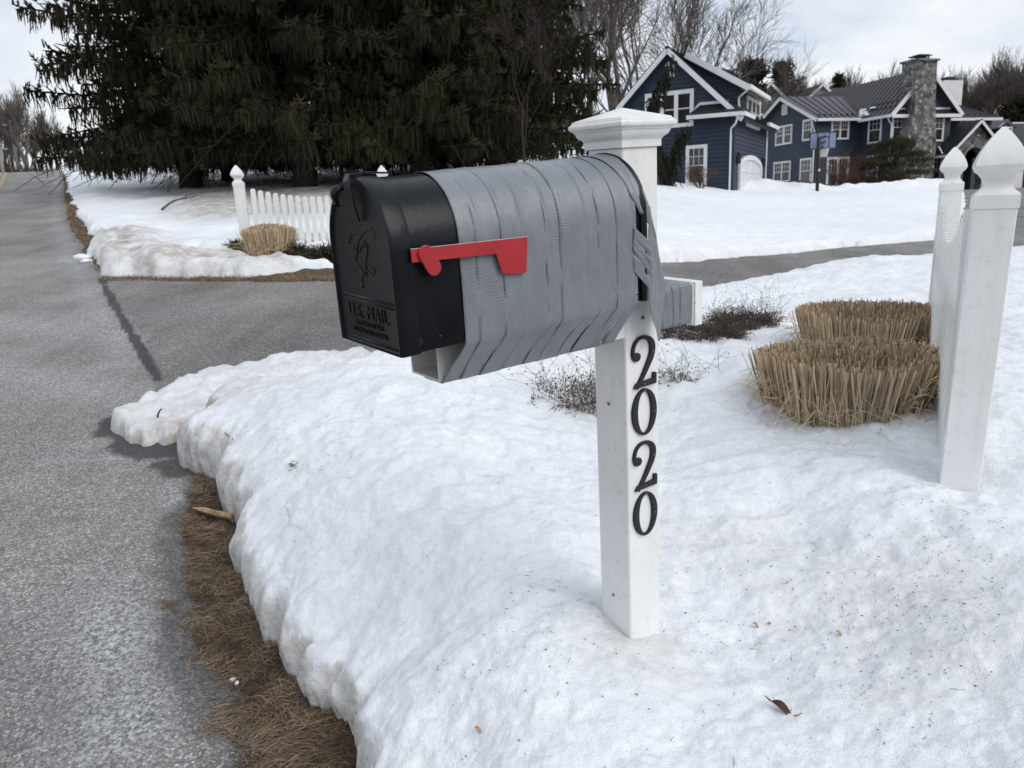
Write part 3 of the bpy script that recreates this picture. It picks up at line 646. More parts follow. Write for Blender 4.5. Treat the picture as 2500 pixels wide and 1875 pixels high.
# ---- tape : overlapping strips wound over the box and under the arm
def path(d):
    # box part (index >= 12) sags with the box
    P_ = [(-(h+.002+d)*.2, za-.002-d)]+[((h+.001+d), za-.001-d)]
    k0 = np.array(P_[-1]); k1 = np.array((bw+.001+d, zb-.0025))
    P_ += [tuple(k0+(k1-k0)*t) for t in np.linspace(0, 1, 12)[1:]]
    P_ += [(bw+.001+d, zb+(zs-zb)*t) for t in np.linspace(0, 1, 13)[1:]]
    P_ += [((bw+.001+d)*math.cos(t), zs+(bw+.001+d)*math.sin(t)) for t in np.linspace(0, math.pi, 33)[1:]]
    P_ += [(-(bw+.001+d), zs-(zs-zb)*t) for t in np.linspace(0, 1, 7)[1:]]
    P_ += [(-(bw+d)+(bw-h)*t, zb+(za-zb)*t-.001) for t in np.linspace(0, 1, 5)[1:]]
    return np.array(P_)
edges_top = np.array([-.484, -.454, -.402, -.364, -.303, -.271, -.216, -.180, -.134, -.098]); nb = len(edges_top)
low = np.array([-.505, -.468, -.425, -.376, -.326, -.292, -.242, -.205, -.160, -.118])
rgt = random.Random(3)
def wr(a, s, k): return vnoise(np.array([a*38.]), np.array([s*16.]), np.array([k*3.7]), 5)[0]
for k in range(nb):
    d = .0010+.00045*((k*7) % 3)+.0003*k/nb; P_ = path(d); sl = np.concatenate([[0], np.cumsum(np.linalg.norm(np.diff(P_, axis=0), axis=1))]); m = 9; V = []
    ph = rgt.random()*9; wav = rgt.uniform(.6, 1.3)
    for i, (b, c) in enumerate(P_):
        lo = float(1-sstep(.065, .20, sl[i])); skirt = float(sstep(.05, .075, sl[i])*(1-sstep(.125, .16, sl[i])))
        a_s = edges_top[k]*(1-lo)+low[k]*lo+.0018*math.sin(sl[i]*9+ph)*(i > 3); sp_ = (edges_top[k+1]-edges_top[k] if k < nb-1 else .04); wdt = max(.044, sp_+.009)-((.0125+.004*wav)*skirt if k in (1, 3, 5, 6, 8) else 0)
        a_e = min(a_s+wdt, -.0775+.002*math.sin(sl[i]*12)-lo*.012)
        t = P_[min(i+1, len(P_)-1)]-P_[max(i-1, 0)]; t /= np.linalg.norm(t); nb_, nc_ = t[1], -t[0]
        for j in range(m):
            u_ = j/(m-1); a = a_s+(a_e-a_s)*u_
            w_ = .0011*wr(a*.6+sl[i]*.35, sl[i]*.8-a*1.2, k)+.0008*wr(a*2+sl[i], sl[i]*2.2, k+20)
            w_ += .0042*max(0, math.sin(a*(70+40*math.sin(ph))+sl[i]*(30+12*math.cos(ph*3))+ph)-.80)*(1 if sl[i] < .17 else .75)
            w_ = max(-.0006, w_)*(0.2 if i < 2 else 1)+ .0005*(j == m-1)
            V.append(L(a, b+nb_*w_, c+nc_*w_+(TL(a) if i >= 12 else TL(a)*max(0, i-1)/11)))
    n = len(P_); F_ = [(i*m+j, i*m+j+1, (i+1)*m+j+1, (i+1)*m+j) for i in range(n-1) for j in range(m-1)]
    o = MB().add(V, F_).build('tape_strip', M['duct_tape'], box, smooth=True)
    md = o.modifiers.new('thick', 'SOLIDIFY'); md.thickness = .0005; md.offset = 0
# loose tape at the rear corner
def patch(name, pts3, seg=10, amp=.003, seed=1):
    """quad sheet between two 3D edges (lists of points)"""
    E1, E2 = [np.array(p, float) for p in pts3[0]], [np.array(p, float) for p in pts3[1]]
    def res(E, n):
        s = np.concatenate([[0], np.cumsum([np.linalg.norm(b-a) for a, b in zip(E[:-1], E[1:])])]); t = np.linspace(0, s[-1], n)
        A_ = np.array(E); return np.stack([np.interp(t, s, A_[:, i]) for i in range(3)], 1)
    n = 40; A_, B_ = res(E1, n), res(E2, n); V = []
    for i in range(n):
        for j in range(seg+1):
            u_ = j/seg; p = A_[i]*(1-u_)+B_[i]*u_
            w_ = amp*(vnoise(np.array([u_*4.]), np.array([i*.17]), np.array([seed*5.]), 3)[0]+.9*max(0, math.sin(u_*9+i*.12+seed)-.3))*math.sin(math.pi*min(1, max(0.02, i/n)))
            V.append(p+np.array((0, -w_, 0)))
    F_ = [(i*(seg+1)+j, i*(seg+1)+j+1, (i+1)*(seg+1)+j+1, (i+1)*(seg+1)+j) for i in range(n-1) for j in range(seg)]
    o = MB().add(V, F_).build(name, M['duct_tape'], box, smooth=True); md = o.modifiers.new('thick', 'SOLIDIFY'); md.thickness = .0006; return o
def arc(a, th, d=.004): return L(a, (bw+d)*math.cos(th), zs+(bw+d)*math.sin(th))
# P1: sheet folded over the shoulder of the rear rim
e1_ = [arc(-.110+.02*t, R(112)-R(112)*t, .0042) for t in np.linspace(0, 1, 14)]+[L(-.085, bw+.0042, -.118)]
e2_ = [arc(-.060+.012*math.sin(t*3), R(100)-R(92)*t, .0055+.008*t) for t in np.linspace(0, 1, 14)]+[L(-.046, bw+.010, -.150)]
e1_ = [arc(-.118+.03*t, R(108-88*t), .0042) for t in np.linspace(0, 1, 12)]+[L(-.066, bw+.0042, -.112), L(-.049, bw+.006, -.128)]
e2_ = [arc(-.062+.008*t, R(102-84*t), .0058) for t in np.linspace(0, 1, 12)]+[L(-.046, bw+.007, -.100), L(-.046, bw+.008, -.130)]
patch('tape_strip', (e1_, e2_), 9, .003, 2)
# P3: diagonal strips across the rear of the side
patch('tape_strip', ([L(-.090, bw+.0042, -.150), L(-.090, bw+.004, -.215)], [L(-.046, bw+.008, -.196), L(-.0455, bw+.009, -.262)]), 8, .002, 3)
patch('tape_strip', ([L(-.088, bw+.0052, -.131), L(-.090, bw+.005, -.176)], [L(-.046, bw+.009, -.165), L(-.0455, bw+.010, -.228)]), 8, .0028, 7)
# P2: long strap from the rear rim down to the arm behind the post
Ap = np.array((-h, bw)); Bp = np.array((h+.03, h+.006)); dpl = (Bp-Ap)/np.linalg.norm(Bp-Ap)
def SP(s, c, o=0): q = Ap+dpl*s; return L(q[0], q[1]+o, c)
patch('tape_strip', ([SP(.013, -.095, .006), SP(.012, -.150), SP(.012, -.222), SP(.010, -.283), SP(.022, -.318), SP(.050, -.352), SP(.066, -.380)], [SP(.017, -.105, .006), SP(.040, -.135), SP(.066, -.180), SP(.078, -.219), SP(.100, -.257), SP(.107, -.302), SP(.075, -.383)]), 12, .005, 4)
# tape on the rear stub of the arm
for k, (x0, x1) in enumerate(((.056, .098), (.090, .128), (.112, .1505))):
    P_ = [(-h-.002, zt+.0045), (h-.004, zt+.0050)]+[(h-.004+.006*math.sin(t), zt-.001+.006*math.cos(t)) for t in np.linspace(.2, 1.4, 4)]+[(h+.002, zt-.012), (h+.0025, -.325), (h+.002, za+.01), (h+.0015, za-.001), (h-.01, za-.004), (-h, za-.003)]
    V = []; m = 7
    for i, (b, c) in enumerate(P_):
        for j in range(m):
            u_ = j/(m-1); w_ = .0009*wr((x0+u_*.04)*2, i*.06, 40+k)
            V.append(L(x0+(x1-x0)*u_+.002*math.sin(i*.9+k), b+w_+.0006*k, c+(.0006*k if i < 2 else 0)))
    n = len(P_); o = MB().add(V, [(i*m+j, i*m+j+1, (i+1)*m+j+1, (i+1)*m+j) for i in range(n-1) for j in range(m-1)]).build('tape_strip', M['duct_tape'], box, smooth=True)
    md = o.modifiers.new('thick', 'SOLIDIFY'); md.thickness = .0006
def sub_parent(o, par): o.parent = par
def finial_prof(H0, s):
    """square gothic cap; H0 = top of the shaft, s = half width of the shaft"""
    k = s/.055
    P_ = [(s*1.06, H0-.041*k), (s*1.06, H0-.002*k), (s*1.0, H0+.003*k), (s*.80, H0+.012*k), (s*.68, H0+.022*k), (s*.655, H0+.032*k), (s*.68, H0+.042*k), (s*.80, H0+.055*k), (s*1.07, H0+.068*k), (s*1.10, H0+.073*k)]
    for t in np.linspace(.08, 1, 9): P_.append((s*1.10*(1-t**1.75)+.005*k, H0+.073*k+.117*k*t))
    return P_
def fence_panel(root, p0, p1, z0, z1, ztop0, sag, pw, pitch, off, base, round_top=True, side=1):
    """pickets between two plan points; each picket a mesh of its own"""
    p0 = np.array(p0, float); p1 = np.array(p1, float); Ln = np.linalg.norm(p1-p0); t = (p1-p0)/Ln; nrm = np.array((t[1], -t[0]))*side
    n = int((Ln-.09)/pitch); s0 = (Ln-(n-1)*pitch)/2
    for zr in (.0, 1.0):
        a = p0+t*.05; b = p1-t*.05; za_ = (z0+.22 if zr == 0 else ztop0-sag-.16); zb_ = za_+(z1-z0)
        MB().bar((a[0], a[1], za_), (b[0], b[1], zb_), .035, .088).build('rail', M['white_vinyl'], root, off=base, bevel=.003)
    for i in range(n):
        s = s0+i*pitch; c = p0+t*s+nrm*.030; f = s/Ln; zt_ = ztop0+(z1-z0)*f-sag*math.sin(math.pi*np.clip((f-.02)/.96, 0, 1))**.8
        zb_ = z0+(z1-z0)*f-.3; prof_ = [(-pw/2, zb_), (pw/2, zb_), (pw/2, zt_-pw*.45)]+[(pw/2*math.cos(q), zt_-pw*.45+pw*.45*math.sin(q)) for q in np.linspace(0, math.pi, 9)[1:-1]]+[(-pw/2, zt_-pw*.45)]
        if not round_top: prof_ = [(-pw/2, zb_), (pw/2, zb_), (pw/2, zt_), (-pw/2, zt_)]
        MB().prism([(c[0]+t[0]*x-nrm[0]*.011, c[1]+t[1]*x-nrm[1]*.011, z) for x, z in prof_], (nrm[0]*.022, nrm[1]*.022, 0)).build('picket', M['white_vinyl'], root, off=base)
def fence_post(root, c, s, zb_, H0, rot, base, lean=(0, 0)):
    m_ = MB().rings([(s, zb_), (s, H0-.038)], c[0], c[1], rot); k = MB().rings(finial_prof(H0, s), c[0], c[1], rot)
    for q in (m_, k): q.V = [(x+(z-zb_)*lean[0], y+(z-zb_)*lean[1], z) for x, y, z in q.V]
    o = m_.build('fence_post', M['white_vinyl'], root, off=base, bevel=.004)
    k.build('post_cap', M['white_vinyl'], o, off=base, bevel=.0012, bseg=1)
# near fence on the right
zf = float(snow_z(*[np.array([v]) for v in FP1])[0])
tdir = (FP2-FP1)/np.linalg.norm(FP2-FP1); rot = math.atan2(-tdir[0], tdir[1])
base = np.array((FP1[0], FP1[1], zf))
rf = thing('picket_fence', 'white picket fence running away from the big pointed post beside the cut grass clumps', 'fence', base, 'white picket fences')
top1 = at(2452, 310, FP1[1])[2]; H1 = top1-.190
fence_post(rf, FP1, .055, zf-.35, H1, rot, base, (.024, -.006))
top2 = at(2326, 359, FP2[1])[2]
fence_post(rf, FP2, .055, zf-.2, top2-.190, rot, base, (.012, 0))
fence_panel(rf, FP1, FP2, zf-.1, zf-.1+(top2-top1), H1-.02, .20, .060, .092, None, base, False, -1)
# far fence on the left
A_ = at(592, 470, 9.75)[:2]; B_ = at(944, 470, 10.0)[:2]
zg = float(ground(*A_)); base = np.array((A_[0], A_[1], zg)); td = (B_-A_)/np.linalg.norm(B_-A_); rot = math.atan2(-td[0], td[1])
lf = thing('picket_fence', 'white scalloped picket fence across the driveway, under the dark evergreens', 'fence', base, 'white picket fences')
tA = at(587, 403, 9.75)[2]; tB = at(944, 403, 10.0)[2]; s = .060
fence_post(lf, A_, s, zg-.2, tA-.207, rot, base, (-.035, 0)); fence_post(lf, B_, s, zg-.2, tB-.207, rot, base, (-.035, 0))
fence_panel(lf, A_, B_, zg, zg+(tB-tA), tA-.250, .125, .058, .0885, None, base, True, 1)
# ------------------------------------------------------------------ strands (needles, stalks, grass): crossed tapered strips
def strands(P0, D, Ln, Wd, droop=0., bend=None, planes=2, tipw=.25, segs=2, seed=0):
    g = np.random.default_rng(seed); n = len(P0); D = D/np.maximum(1e-9, np.linalg.norm(D, axis=1))[:, None]
    ref = np.where(np.abs(D[:, 2:3]) < .9, np.array([[0, 0, 1.]]), np.array([[1., 0, 0]]))
    sx = np.cross(D, ref); sx /= np.linalg.norm(sx, axis=1)[:, None]; sy = np.cross(D, sx); ph = g.uniform(0, math.pi, n)
    V = []; F = []; T = []; k = 0
    for p in range(planes):
        a = ph+math.pi*p/planes; side = sx*np.cos(a)[:, None]+sy*np.sin(a)[:, None]
        for i in range(segs+1):
            u = i/segs; c = P0+D*(Ln*u)[:, None]+np.array([0, 0, -1.])*(droop*Ln*u*u)[:, None]
            if bend is not None: c = c+bend*(u*u)
            w = Wd*(1-(1-tipw)*u**1.3)/2
            V += [c-side*w[:, None], c+side*w[:, None]]; T += [np.full(n, u)]*2
        b = k; idx = np.arange(n)
        for i in range(segs):
            F.append(np.stack([(b+2*i)*n+idx, (b+2*i+1)*n+idx, (b+2*i+3)*n+idx, (b+2*i+2)*n+idx], -1))
        k += 2*(segs+1)
    return np.concatenate(V), np.concatenate(F), np.concatenate(T), k
class SB:
    def __init__(s): s.V = []; s.F = []; s.T = []; s.n = 0; s.k = 0
    def add(s, P0, D, Ln, Wd, tint, **k):
        P0 = np.asarray(P0, float); n = len(P0); f = lambda a: np.broadcast_to(np.asarray(a, float), (n,))
        s.k += 1; V, F, T, m = strands(P0, np.asarray(D, float), f(Ln), f(Wd), seed=s.k*13+n, droop=f(k.pop('droop', 0.)), **k)
        s.V.append(V); s.F.append(F+s.n); s.n += len(V); s.T.append(np.tile(f(tint), m)); return s
    def build(s, name, mat, parent=None, off=None):
        return npmesh(name, np.concatenate(s.V), np.concatenate(s.F), mat, parent, False, {'tint': np.clip(np.concatenate(s.T), 0, 1)}, off)
def unit(n, g): v = g.normal(size=(n, 3)); return v/np.linalg.norm(v, axis=1)[:, None]
# ------------------------------------------------------------------ spruces
def spruce_parts(seed, H, Rb, z0=.5):
    g = np.random.default_rng(seed); rnd = random.Random(seed); sb = SB(); wood = MB(); dead = MB()
    wood.tube([(0, 0, -.4), (0, 0, .6), (.05, 0, H*.4), (0, .04, H*.75), (0, 0, H)], [Rb*.088, Rb*.068, Rb*.045, Rb*.025, .01], 12)
    z = z0+.35; P0 = []; D = []; Ls = []; Ws = []; Ts = []; Dr = []
    def put(p, d, l, w, t, dr): P0.append(p); D.append(d); Ls.append(l); Ws.append(w); Ts.append(t); Dr.append(dr)
    while z < H-.4:
        f = z/H; nb = rnd.randint(6, 8) if f < .6 else 5; a0_ = rnd.random()*6
        for b in range(nb):
            az = a0_+b*2*math.pi/nb+rnd.uniform(-.3, .3); Lb = Rb*min(1, (1-f)**.75*1.08)*rnd.uniform(.62, 1.06)*(.8+.2*sstep(0, 1.6, z))
            dx, dy = math.cos(az), math.sin(az); nseg = max(4, int(Lb/.30)); pts = []
            bh = rnd.uniform(.5, 1.25); rise = rnd.uniform(.0, .12); sag = rnd.uniform(.20, .42)*(1-.5*f)
            for i in range(nseg+1):
                u = i/nseg; r = Lb*u; zz = z+Lb*(rise*u-sag*u*u+.20*max(0, u-.62)**1.2*2)
                pts.append(np.array((dx*r+.12*Lb*math.sin(u*3+az)*-dy*.6, dy*r+.12*Lb*math.sin(u*3+az)*dx*.6, max(zz, .75))))
            wood.tube(pts, [.035*(1-.8*i/nseg)*(Lb/Rb+.3) for i in range(nseg+1)], 4, False)
            bt = rnd.uniform(-.18, .22)
            for i in range(1, nseg+1):
                u = i/nseg
                p = pts[i]; t = pts[i]-pts[i-1]
                if u < .22: continue
                put(pts[i-1], t, np.linalg.norm(t)*1.15, .075, .35+bt, 0); put(pts[i-1], t+np.array((0, 0, .25)), np.linalg.norm(t)*.9, .06, .5+bt, 0); t /= np.linalg.norm(t); sd = np.array((-dy, dx, 0))
                for sgn in (-1, 1):
                    for q in range(2):
                        ll = rnd.uniform(.22, .62)*(1.25-u*.7)*Lb/Rb; d0 = t*rnd.uniform(.1, .8)+sd*sgn*rnd.uniform(.3, 1)+np.array((rnd.gauss(0, .15), rnd.gauss(0, .15), rnd.uniform(-.45, .15)))
                        d0 /= np.linalg.norm(d0); pp = p-t*rnd.uniform(0, .28)
                        put(pp, d0, ll, .05, .42+bt+rnd.uniform(-.2, .2), .22)
                        for s_ in (.22, .45, .68, .92):              # pendulous sprays
                            if rnd.random() < .9:
                                e = pp+d0*ll*s_+np.array((0, 0, -.22*ll*s_*s_)); hl = bh*rnd.uniform(.07, .42)*(1.15-.45*f); tt_ = .36+bt+rnd.uniform(-.24, .28)
                                dd_ = np.array((rnd.gauss(0, .13), rnd.gauss(0, .13), -1)); put(e, dd_, hl, rnd.uniform(.028, .048), tt_, 0)
                                if rnd.random() < .6: put(e+dd_*hl*rnd.uniform(.2, .7), np.array((rnd.gauss(0, .5), rnd.gauss(0, .5), -.8)), hl*.45, .032, tt_+.05, 0)
                for q in range(2):
                    e = p-t*rnd.uniform(0, .3); put(e, np.array((rnd.gauss(0, .15), rnd.gauss(0, .15), -1)), bh*rnd.uniform(.15, .62)*(1.1-.4*f), .042, .3+bt+rnd.uniform(-.2, .2), 0)
                for q_ in range(1 if rnd.random() < .6 else 2):      # upturned tufts: a small cross of shoots
                    e = p+np.array((rnd.gauss(0, .15), rnd.gauss(0, .15), .02)); hh_ = rnd.uniform(.12, .30); ax = np.array((rnd.uniform(-.5, .5), rnd.uniform(-.5, .5), .9)); tt_ = .62+bt+rnd.uniform(-.1, .2)
                    put(e, ax, hh_, .05, tt_, 0)
                    for s_ in (-1, 1): put(e+ax*hh_*.35, ax*.6+sd*s_*.8, hh_*.55, .04, tt_, 0); put(e+ax*hh_*.1, ax*.3+sd*s_*.9, hh_*.65, .04, tt_, 0)
            e = pts[-1]
            for q in range(6):
                put(e-np.array((dx, dy, 0))*.05*q, np.array((dx, dy, 0))*rnd.uniform(.3, 1)+np.array((-dy, dx, 0))*rnd.uniform(-.9, .9)+np.array((0, 0, rnd.uniform(-.1, .55))), rnd.uniform(.10, .28), .045, .58+bt+rnd.uniform(-.1, .25), 0)
        z += rnd.uniform(.26, .40)*(1 if f < .5 else .9)
    for q in range(26):                                              # bare dead limbs under the skirt
        az = rnd.uniform(0, 6.28); r1 = rnd.uniform(.55, 1.05)*Rb; zz = rnd.uniform(.7, 1.9); dx, dy = math.cos(az), math.sin(az)
        pts = [(dx*r1*u, dy*r1*u, zz+.25*u-(.2+zz)*u**2.2+.06*math.sin(9*u+q)) for u in np.linspace(.05, 1, 8)]
        wood.tube(pts, [.022*(1-.75*u) for u in np.linspace(0, 1, 8)], 4, False)
        for w in range(7):
            u = rnd.uniform(.35, 1); i = int(u*7); p = np.array(pts[i]); wood.tube([p, p+np.array((rnd.uniform(-.4, .4), rnd.uniform(-.4, .4), rnd.uniform(-.25, .2)))], [.009, .004], 3, False)
    P0, D, Ls = np.array(P0), np.array(D), np.array(Ls); low_ = .30+.22*vnoise(P0[:, 0], P0[:, 1]); dz_ = D[:, 2]/np.linalg.norm(D, axis=1); k = P0[:, 2]+dz_*Ls > low_
    sb.add(P0[k], D[k], Ls[k], np.array(Ws)[k], np.array(Ts)[k], droop=np.array(Dr)[k], tipw=.35)
    return wood, sb
def copy_tree(o, parent=None):
    c = o.copy(); col.objects.link(c)
    if parent is not None: c.parent = parent
    for ch in [k for k in bpy.data.objects if k.parent == o]: copy_tree(ch, c)
    return c
protos = []
spr = [(-.397, 21.2, 0, 'leftmost tall dark spruce, its drooping boughs reaching over the road verge', 0, .95),
       (-.345, 24.0, 1, 'tall dark spruce crowded between the two with visible trunk feet', 2.1, 1.05),
       (-.253, 20.0, 2, 'dark spruce whose thick bare trunk foot stands behind the left picket fence', 1.0, 1.0),
       (-.165, 23.2, 0, 'dark spruce with hanging sprays above the front end of the mailbox', 3.9, 1.02),
       (-.105, 20.3, 1, 'olive dark spruce rising behind the middle of the mailbox', 5.0, .98),
       (-.050, 22.2, 2, 'dark spruce behind the taped rear half of the mailbox', 2.9, 1.0),
       (-.012, 25.0, 0, 'rightmost spruce of the dark row, its hanging fringe against the sky', 4.6, 1.0)]
for az, Y, k, lab, rz, sc_ in spr:
    x = az*Y; z = float(ground(x, Y))
    first = len(protos) <= k or protos[k] is None
    if first:
        while len(protos) <= k: protos.append(None)
        t = thing('spruce_tree', lab, 'tree', (0, 0, 0), 'tall dark spruces'); wd, sb = spruce_parts(100+k, 14.5, (4.3, 3.9, 4.1)[k], (.55, .7, .9)[k])
        wd.build('trunk', M['spruce_bark'], t, smooth=True); sb.build('crown', M['needles'], t); protos[k] = t
    else: t = copy_tree(protos[k]); t['label'] = lab
    t.location = (x, Y, z); t.rotation_euler = (0, 0, rz); t.scale = (sc_,)*3
# ------------------------------------------------------------------ bare deciduous trees
def bare(seed, H, r0, spread=.5, levels=5, upright=.25, minr=.006, fork=.22, nch=(3, 4), k0=0):
    rnd = random.Random(seed); wood = MB(); tw = MB()
    def grow(p, d, L_, r, lv):
        n = 4 if lv < 3 else 3; pts = [p]; rr_ = [r]; q = np.array(p); dd = np.array(d)
        for i in range(n):
            dd = dd+np.array((rnd.gauss(0, .11), rnd.gauss(0, .11), rnd.gauss(0, .06)+upright*.14)); dd /= np.linalg.norm(dd)
            q = q+dd*L_/n; pts.append(q.copy()); rr_.append(max(minr*.6, r*(1-.42*(i+1)/n)))
        (wood if lv < 2 else tw).tube(pts, rr_, 8 if lv == 0 else 5 if lv == 1 else 3, False)
        if lv >= levels: return
        nc = rnd.randint(*nch)+(1 if lv >= 2 else 0)
        for c in range(nc):
            u = rnd.uniform(.35 if lv else .5, 1.0) if c else 1.0; i = min(n-1, int(u*n)); f = u*n-i
            b = np.array(pts[i])*(1-f)+np.array(pts[i+1])*f; az = rnd.uniform(0, 6.28); ax = np.cross(dd, (math.cos(az), math.sin(az), .3)); ax /= np.linalg.norm(ax)+1e-9
            nd = dd*1.0+ax*rnd.uniform(.4, 1.)*spread*1.5; nd /= np.linalg.norm(nd)
            grow(b, nd, L_*rnd.uniform(.55, .82), max(minr, rr_[i]*rnd.uniform(.5, .72)), lv+1)
    grow(np.array((0, 0, -.2)), np.array((0, 0, 1.)), H*fork+.2, r0, 0)
    return wood, tw
bare_protos = {}
def bare_tree(key, args, x, Y, z, rz, sc_, label, group, mats=('grey_bark', 'dark_bark'), name='bare_tree', cat='tree', lean=(0, 0)):
    if key not in bare_protos:
        t = thing(name, label, cat, (0, 0, 0), group); wd, tw = bare(**args); hz_ = max(v[2] for v in tw.V+wd.V); bare_protos[key+'h'] = hz_; wd.build('trunk', M[mats[0]], t, smooth=True); tw.build('crown', M[mats[1]], t); bare_protos[key] = t
    else: t = copy_tree(bare_protos[key]); t['label'] = label; t['group'] = group
    t.location = (x, Y, z); t.rotation_euler = (lean[0], lean[1], rz); t.scale = (sc_*12./bare_protos[key+'h'],)*3; return t
A1 = dict(seed=11, H=12., r0=.16, spread=.5, levels=5, upright=.5, minr=.0065, fork=.27)
A2 = dict(seed=23, H=12., r0=.14, spread=.42, levels=5, upright=.7, minr=.0065, fork=.2, nch=(3, 4))
A3 = dict(seed=37, H=12., r0=.14, spread=.55, levels=5, upright=.35, minr=.0065, fork=.22)
A4 = dict(seed=51, H=11., r0=.20, spread=.33, levels=5, upright=1.0, minr=.011, fork=.30, nch=(3, 4))
A7 = dict(seed=91, H=6., r0=.030, spread=.75, levels=5, upright=.45, minr=.0035, fork=.26, nch=(2, 4))
A5 = dict(seed=64, H=11., r0=.18, spread=.36, levels=5, upright=.9, minr=.011, fork=.24, nch=(3, 4))
A6 = dict(seed=77, H=10., r0=.16, spread=.4, levels=5, upright=.8, minr=.012, fork=.2, nch=(3, 5))
G1 = 'bare trees behind the garage'
for i, (key, args, px, Y, sc_, rz, lab) in enumerate([
    ('a1', A1, 1522, 47, 1.35, .4, 'bare tree with a forked grey trunk left of the garage gable'),
    ('a2', A2, 1548, 52, 1.30, 1.9, 'slim bare tree just right of the forked one, left of the garage gable'),
    ('a3', A3, 1478, 50, 1.15, 3.0, 'bare spreading tree half hidden by the right edge of the spruces'),
    ('a2', A2, 1640, 58, 1.35, 4.4, 'bare upright tree directly above the garage gable peak'),
    ('a3', A3, 1738, 56, 1.12, .9, 'large bare tree spreading over the right slope of the garage roof'),
    ('a3', A3, 1455, 58, 1.3, 5.6, 'bare tree seen through the hanging fringe of the rightmost spruce'),
    ('a1', A1, 1805, 66, 1.0, 2.2, 'small bare tree right of the spreading one, over the dormer roof')]):
    x = ray(px, 450)[0]/ray(px, 450)[1]*Y; bare_tree(key, args, x, Y, float(ground(x, Y)), rz, sc_, lab, G1)
x = .05*17.5; bare_tree('a7', A7, .035*16.2, 16.2, float(ground(.5, 16.2)), 2.2, .46, 'small bare tree with grey twigs in front of the right hand spruces', 'small bare trees', ('spruce_bark', 'spruce_bark'), lean=(.1, .12))
G2 = 'bare woodland trees behind the blue house'
wl = random.Random(5); wk = [('a4', A4), ('a5', A5), ('a6', A6)]
WOODS = [(2095, 100, 172), (2140, 104, 165), (2300, 94, 190), (2335, 98, 182), (2262, 100, 188), (2368, 92, 192), (2400, 99, 170), (2432, 93, 140), (2455, 97, 128), (2472, 92, 130), (2495, 98, 146), (2520, 94, 150), (2385, 104, 185), (2318, 106, 205), (2350, 108, 210), (2415, 108, 180), (2280, 108, 205), (2060, 112, 188), (2025, 116, 195), (1985, 118, 198), (1950, 120, 192), (2175, 108, 178), (2215, 112, 180), (2545, 99, 160), (2490, 110, 165), (2445, 112, 170)]
words = ['first', 'second']
names_ = ['bare tree standing over the left end of the main roof', 'bare tree over the middle of the main metal roof', 'bare tree just right of the stone chimney top', 'bare tree between the stone chimney and the white chimney', 'bare tree partly behind the stone chimney', 'bare tree just behind the white chimney', 'bare tree rising right of the white chimney', 'tall vase shaped bare tree above the low right hand wing', 'tallest bare tree of the wood above the big fence post', 'tall dense bare tree right of the tallest one', 'bare tree above the right edge of the big fence post', 'bare tree cut by the right picture edge', 'slim bare tree behind the one right of the white chimney', 'thin back row tree between the two chimneys', 'thin back row tree at the left of the white chimney', 'back row tree behind the vase shaped one', 'back row tree half hidden by the stone chimney', 'faint bare tree above the left half of the metal roof ridge', 'faint bare tree above the wing roof', 'faint bare tree above the beige house ridge', 'faint bare tree right of the dark pines', 'faint bare tree left of the stone chimney', 'faint back row tree touching the stone chimney', 'bare tree beyond the right picture edge crown', 'back row tree above the right wing end', 'back row tree under the tallest crown']
for i, (px, Y, ytop) in enumerate(WOODS):
    key, args = wk[i % 3]; az = ray(px, 300)[0]/ray(px, 300)[1]; x = az*Y; z = float(ground(x, Y)); top = at(px, ytop, Y)[2]
    bare_tree(key, args, x, Y, z, wl.uniform(0, 6.28), (top-z)/11., names_[i], G2, ('dark_bark', 'dark_bark'))
G3 = 'bare trees at the crest of the road'
LF = [(8, 62, 255, 'a6'), (75, 60, 205, 'a5'), (40, 66, 235, 'a4'), (105, 70, 240, 'a6'), (128, 76, 290, 'a5'), (-40, 64, 200, 'a4'), (58, 78, 300, 'a6'), (90, 82, 300, 'a4')]
nl = ['bare tree nearest the left picture edge at the crest', 'tallest pale bare tree at the road crest', 'bare tree between the edge tree and the tallest at the crest', 'slim bare tree right of the tallest at the crest', 'small bare tree touching the spruce edge at the crest', 'bare tree half outside the left picture edge', 'low bare tree behind the utility pole', 'faint low bare tree behind the crest']
for i, (px, Y, ytop, key) in enumerate(LF):
    az = ray(px, 400)[0]/ray(px, 400)[1]; x = az*Y; z = float(ground(x, Y)); top = at(px, ytop, Y)[2]
    bare_tree(key, dict(a4=A4, a5=A5, a6=A6)[key], x, Y, z, i*1.3, (top-z)/11., nl[i], G3, ('dark_bark', 'dark_bark'))
# brown thicket beyond the crest
sb = SB(); g = np.random.default_rng(4); n = 5000; az = g.uniform(-.78, -.575, n); Y = g.uniform(58, 64, n); P = np.stack([az*Y, Y, ground(az*Y, Y)], -1)
D = np.stack([g.normal(0, .35, n), g.normal(0, .35, n), np.ones(n)], -1); sb.add(P, D, g.uniform(1., 3.6, n)*np.where(az < -.63, 1, .55), .05, g.uniform(.1, .6, n))
tag(sb.build('thicket', M['dead_twig']), 'brown leafless thicket along the left shoulder beyond the road crest', 'thicket', kind='stuff')
for px, lab, Y, yt in ((4, 'weathered utility pole at the left picture edge', 55, 345), (43, 'thin utility pole right of the edge pole', 60, 292)):
    az = ray(px, 400)[0]/ray(px, 400)[1]; x = az*Y; z = float(ground(x, Y)); t = thing('utility_pole', lab, 'pole', (x, Y, z), 'utility poles')
    top = at(px, yt, Y)[2]-z; MB().tube([(0, 0, -.3), (0, 0, top)], [.14, .10], 10).build('pole_shaft', M['pole_grey'], t, smooth=True)
    MB().box((-.05, -.9, top-.5), (.05, .9, top-.38)).build('crossarm', M['pole_grey'], t)
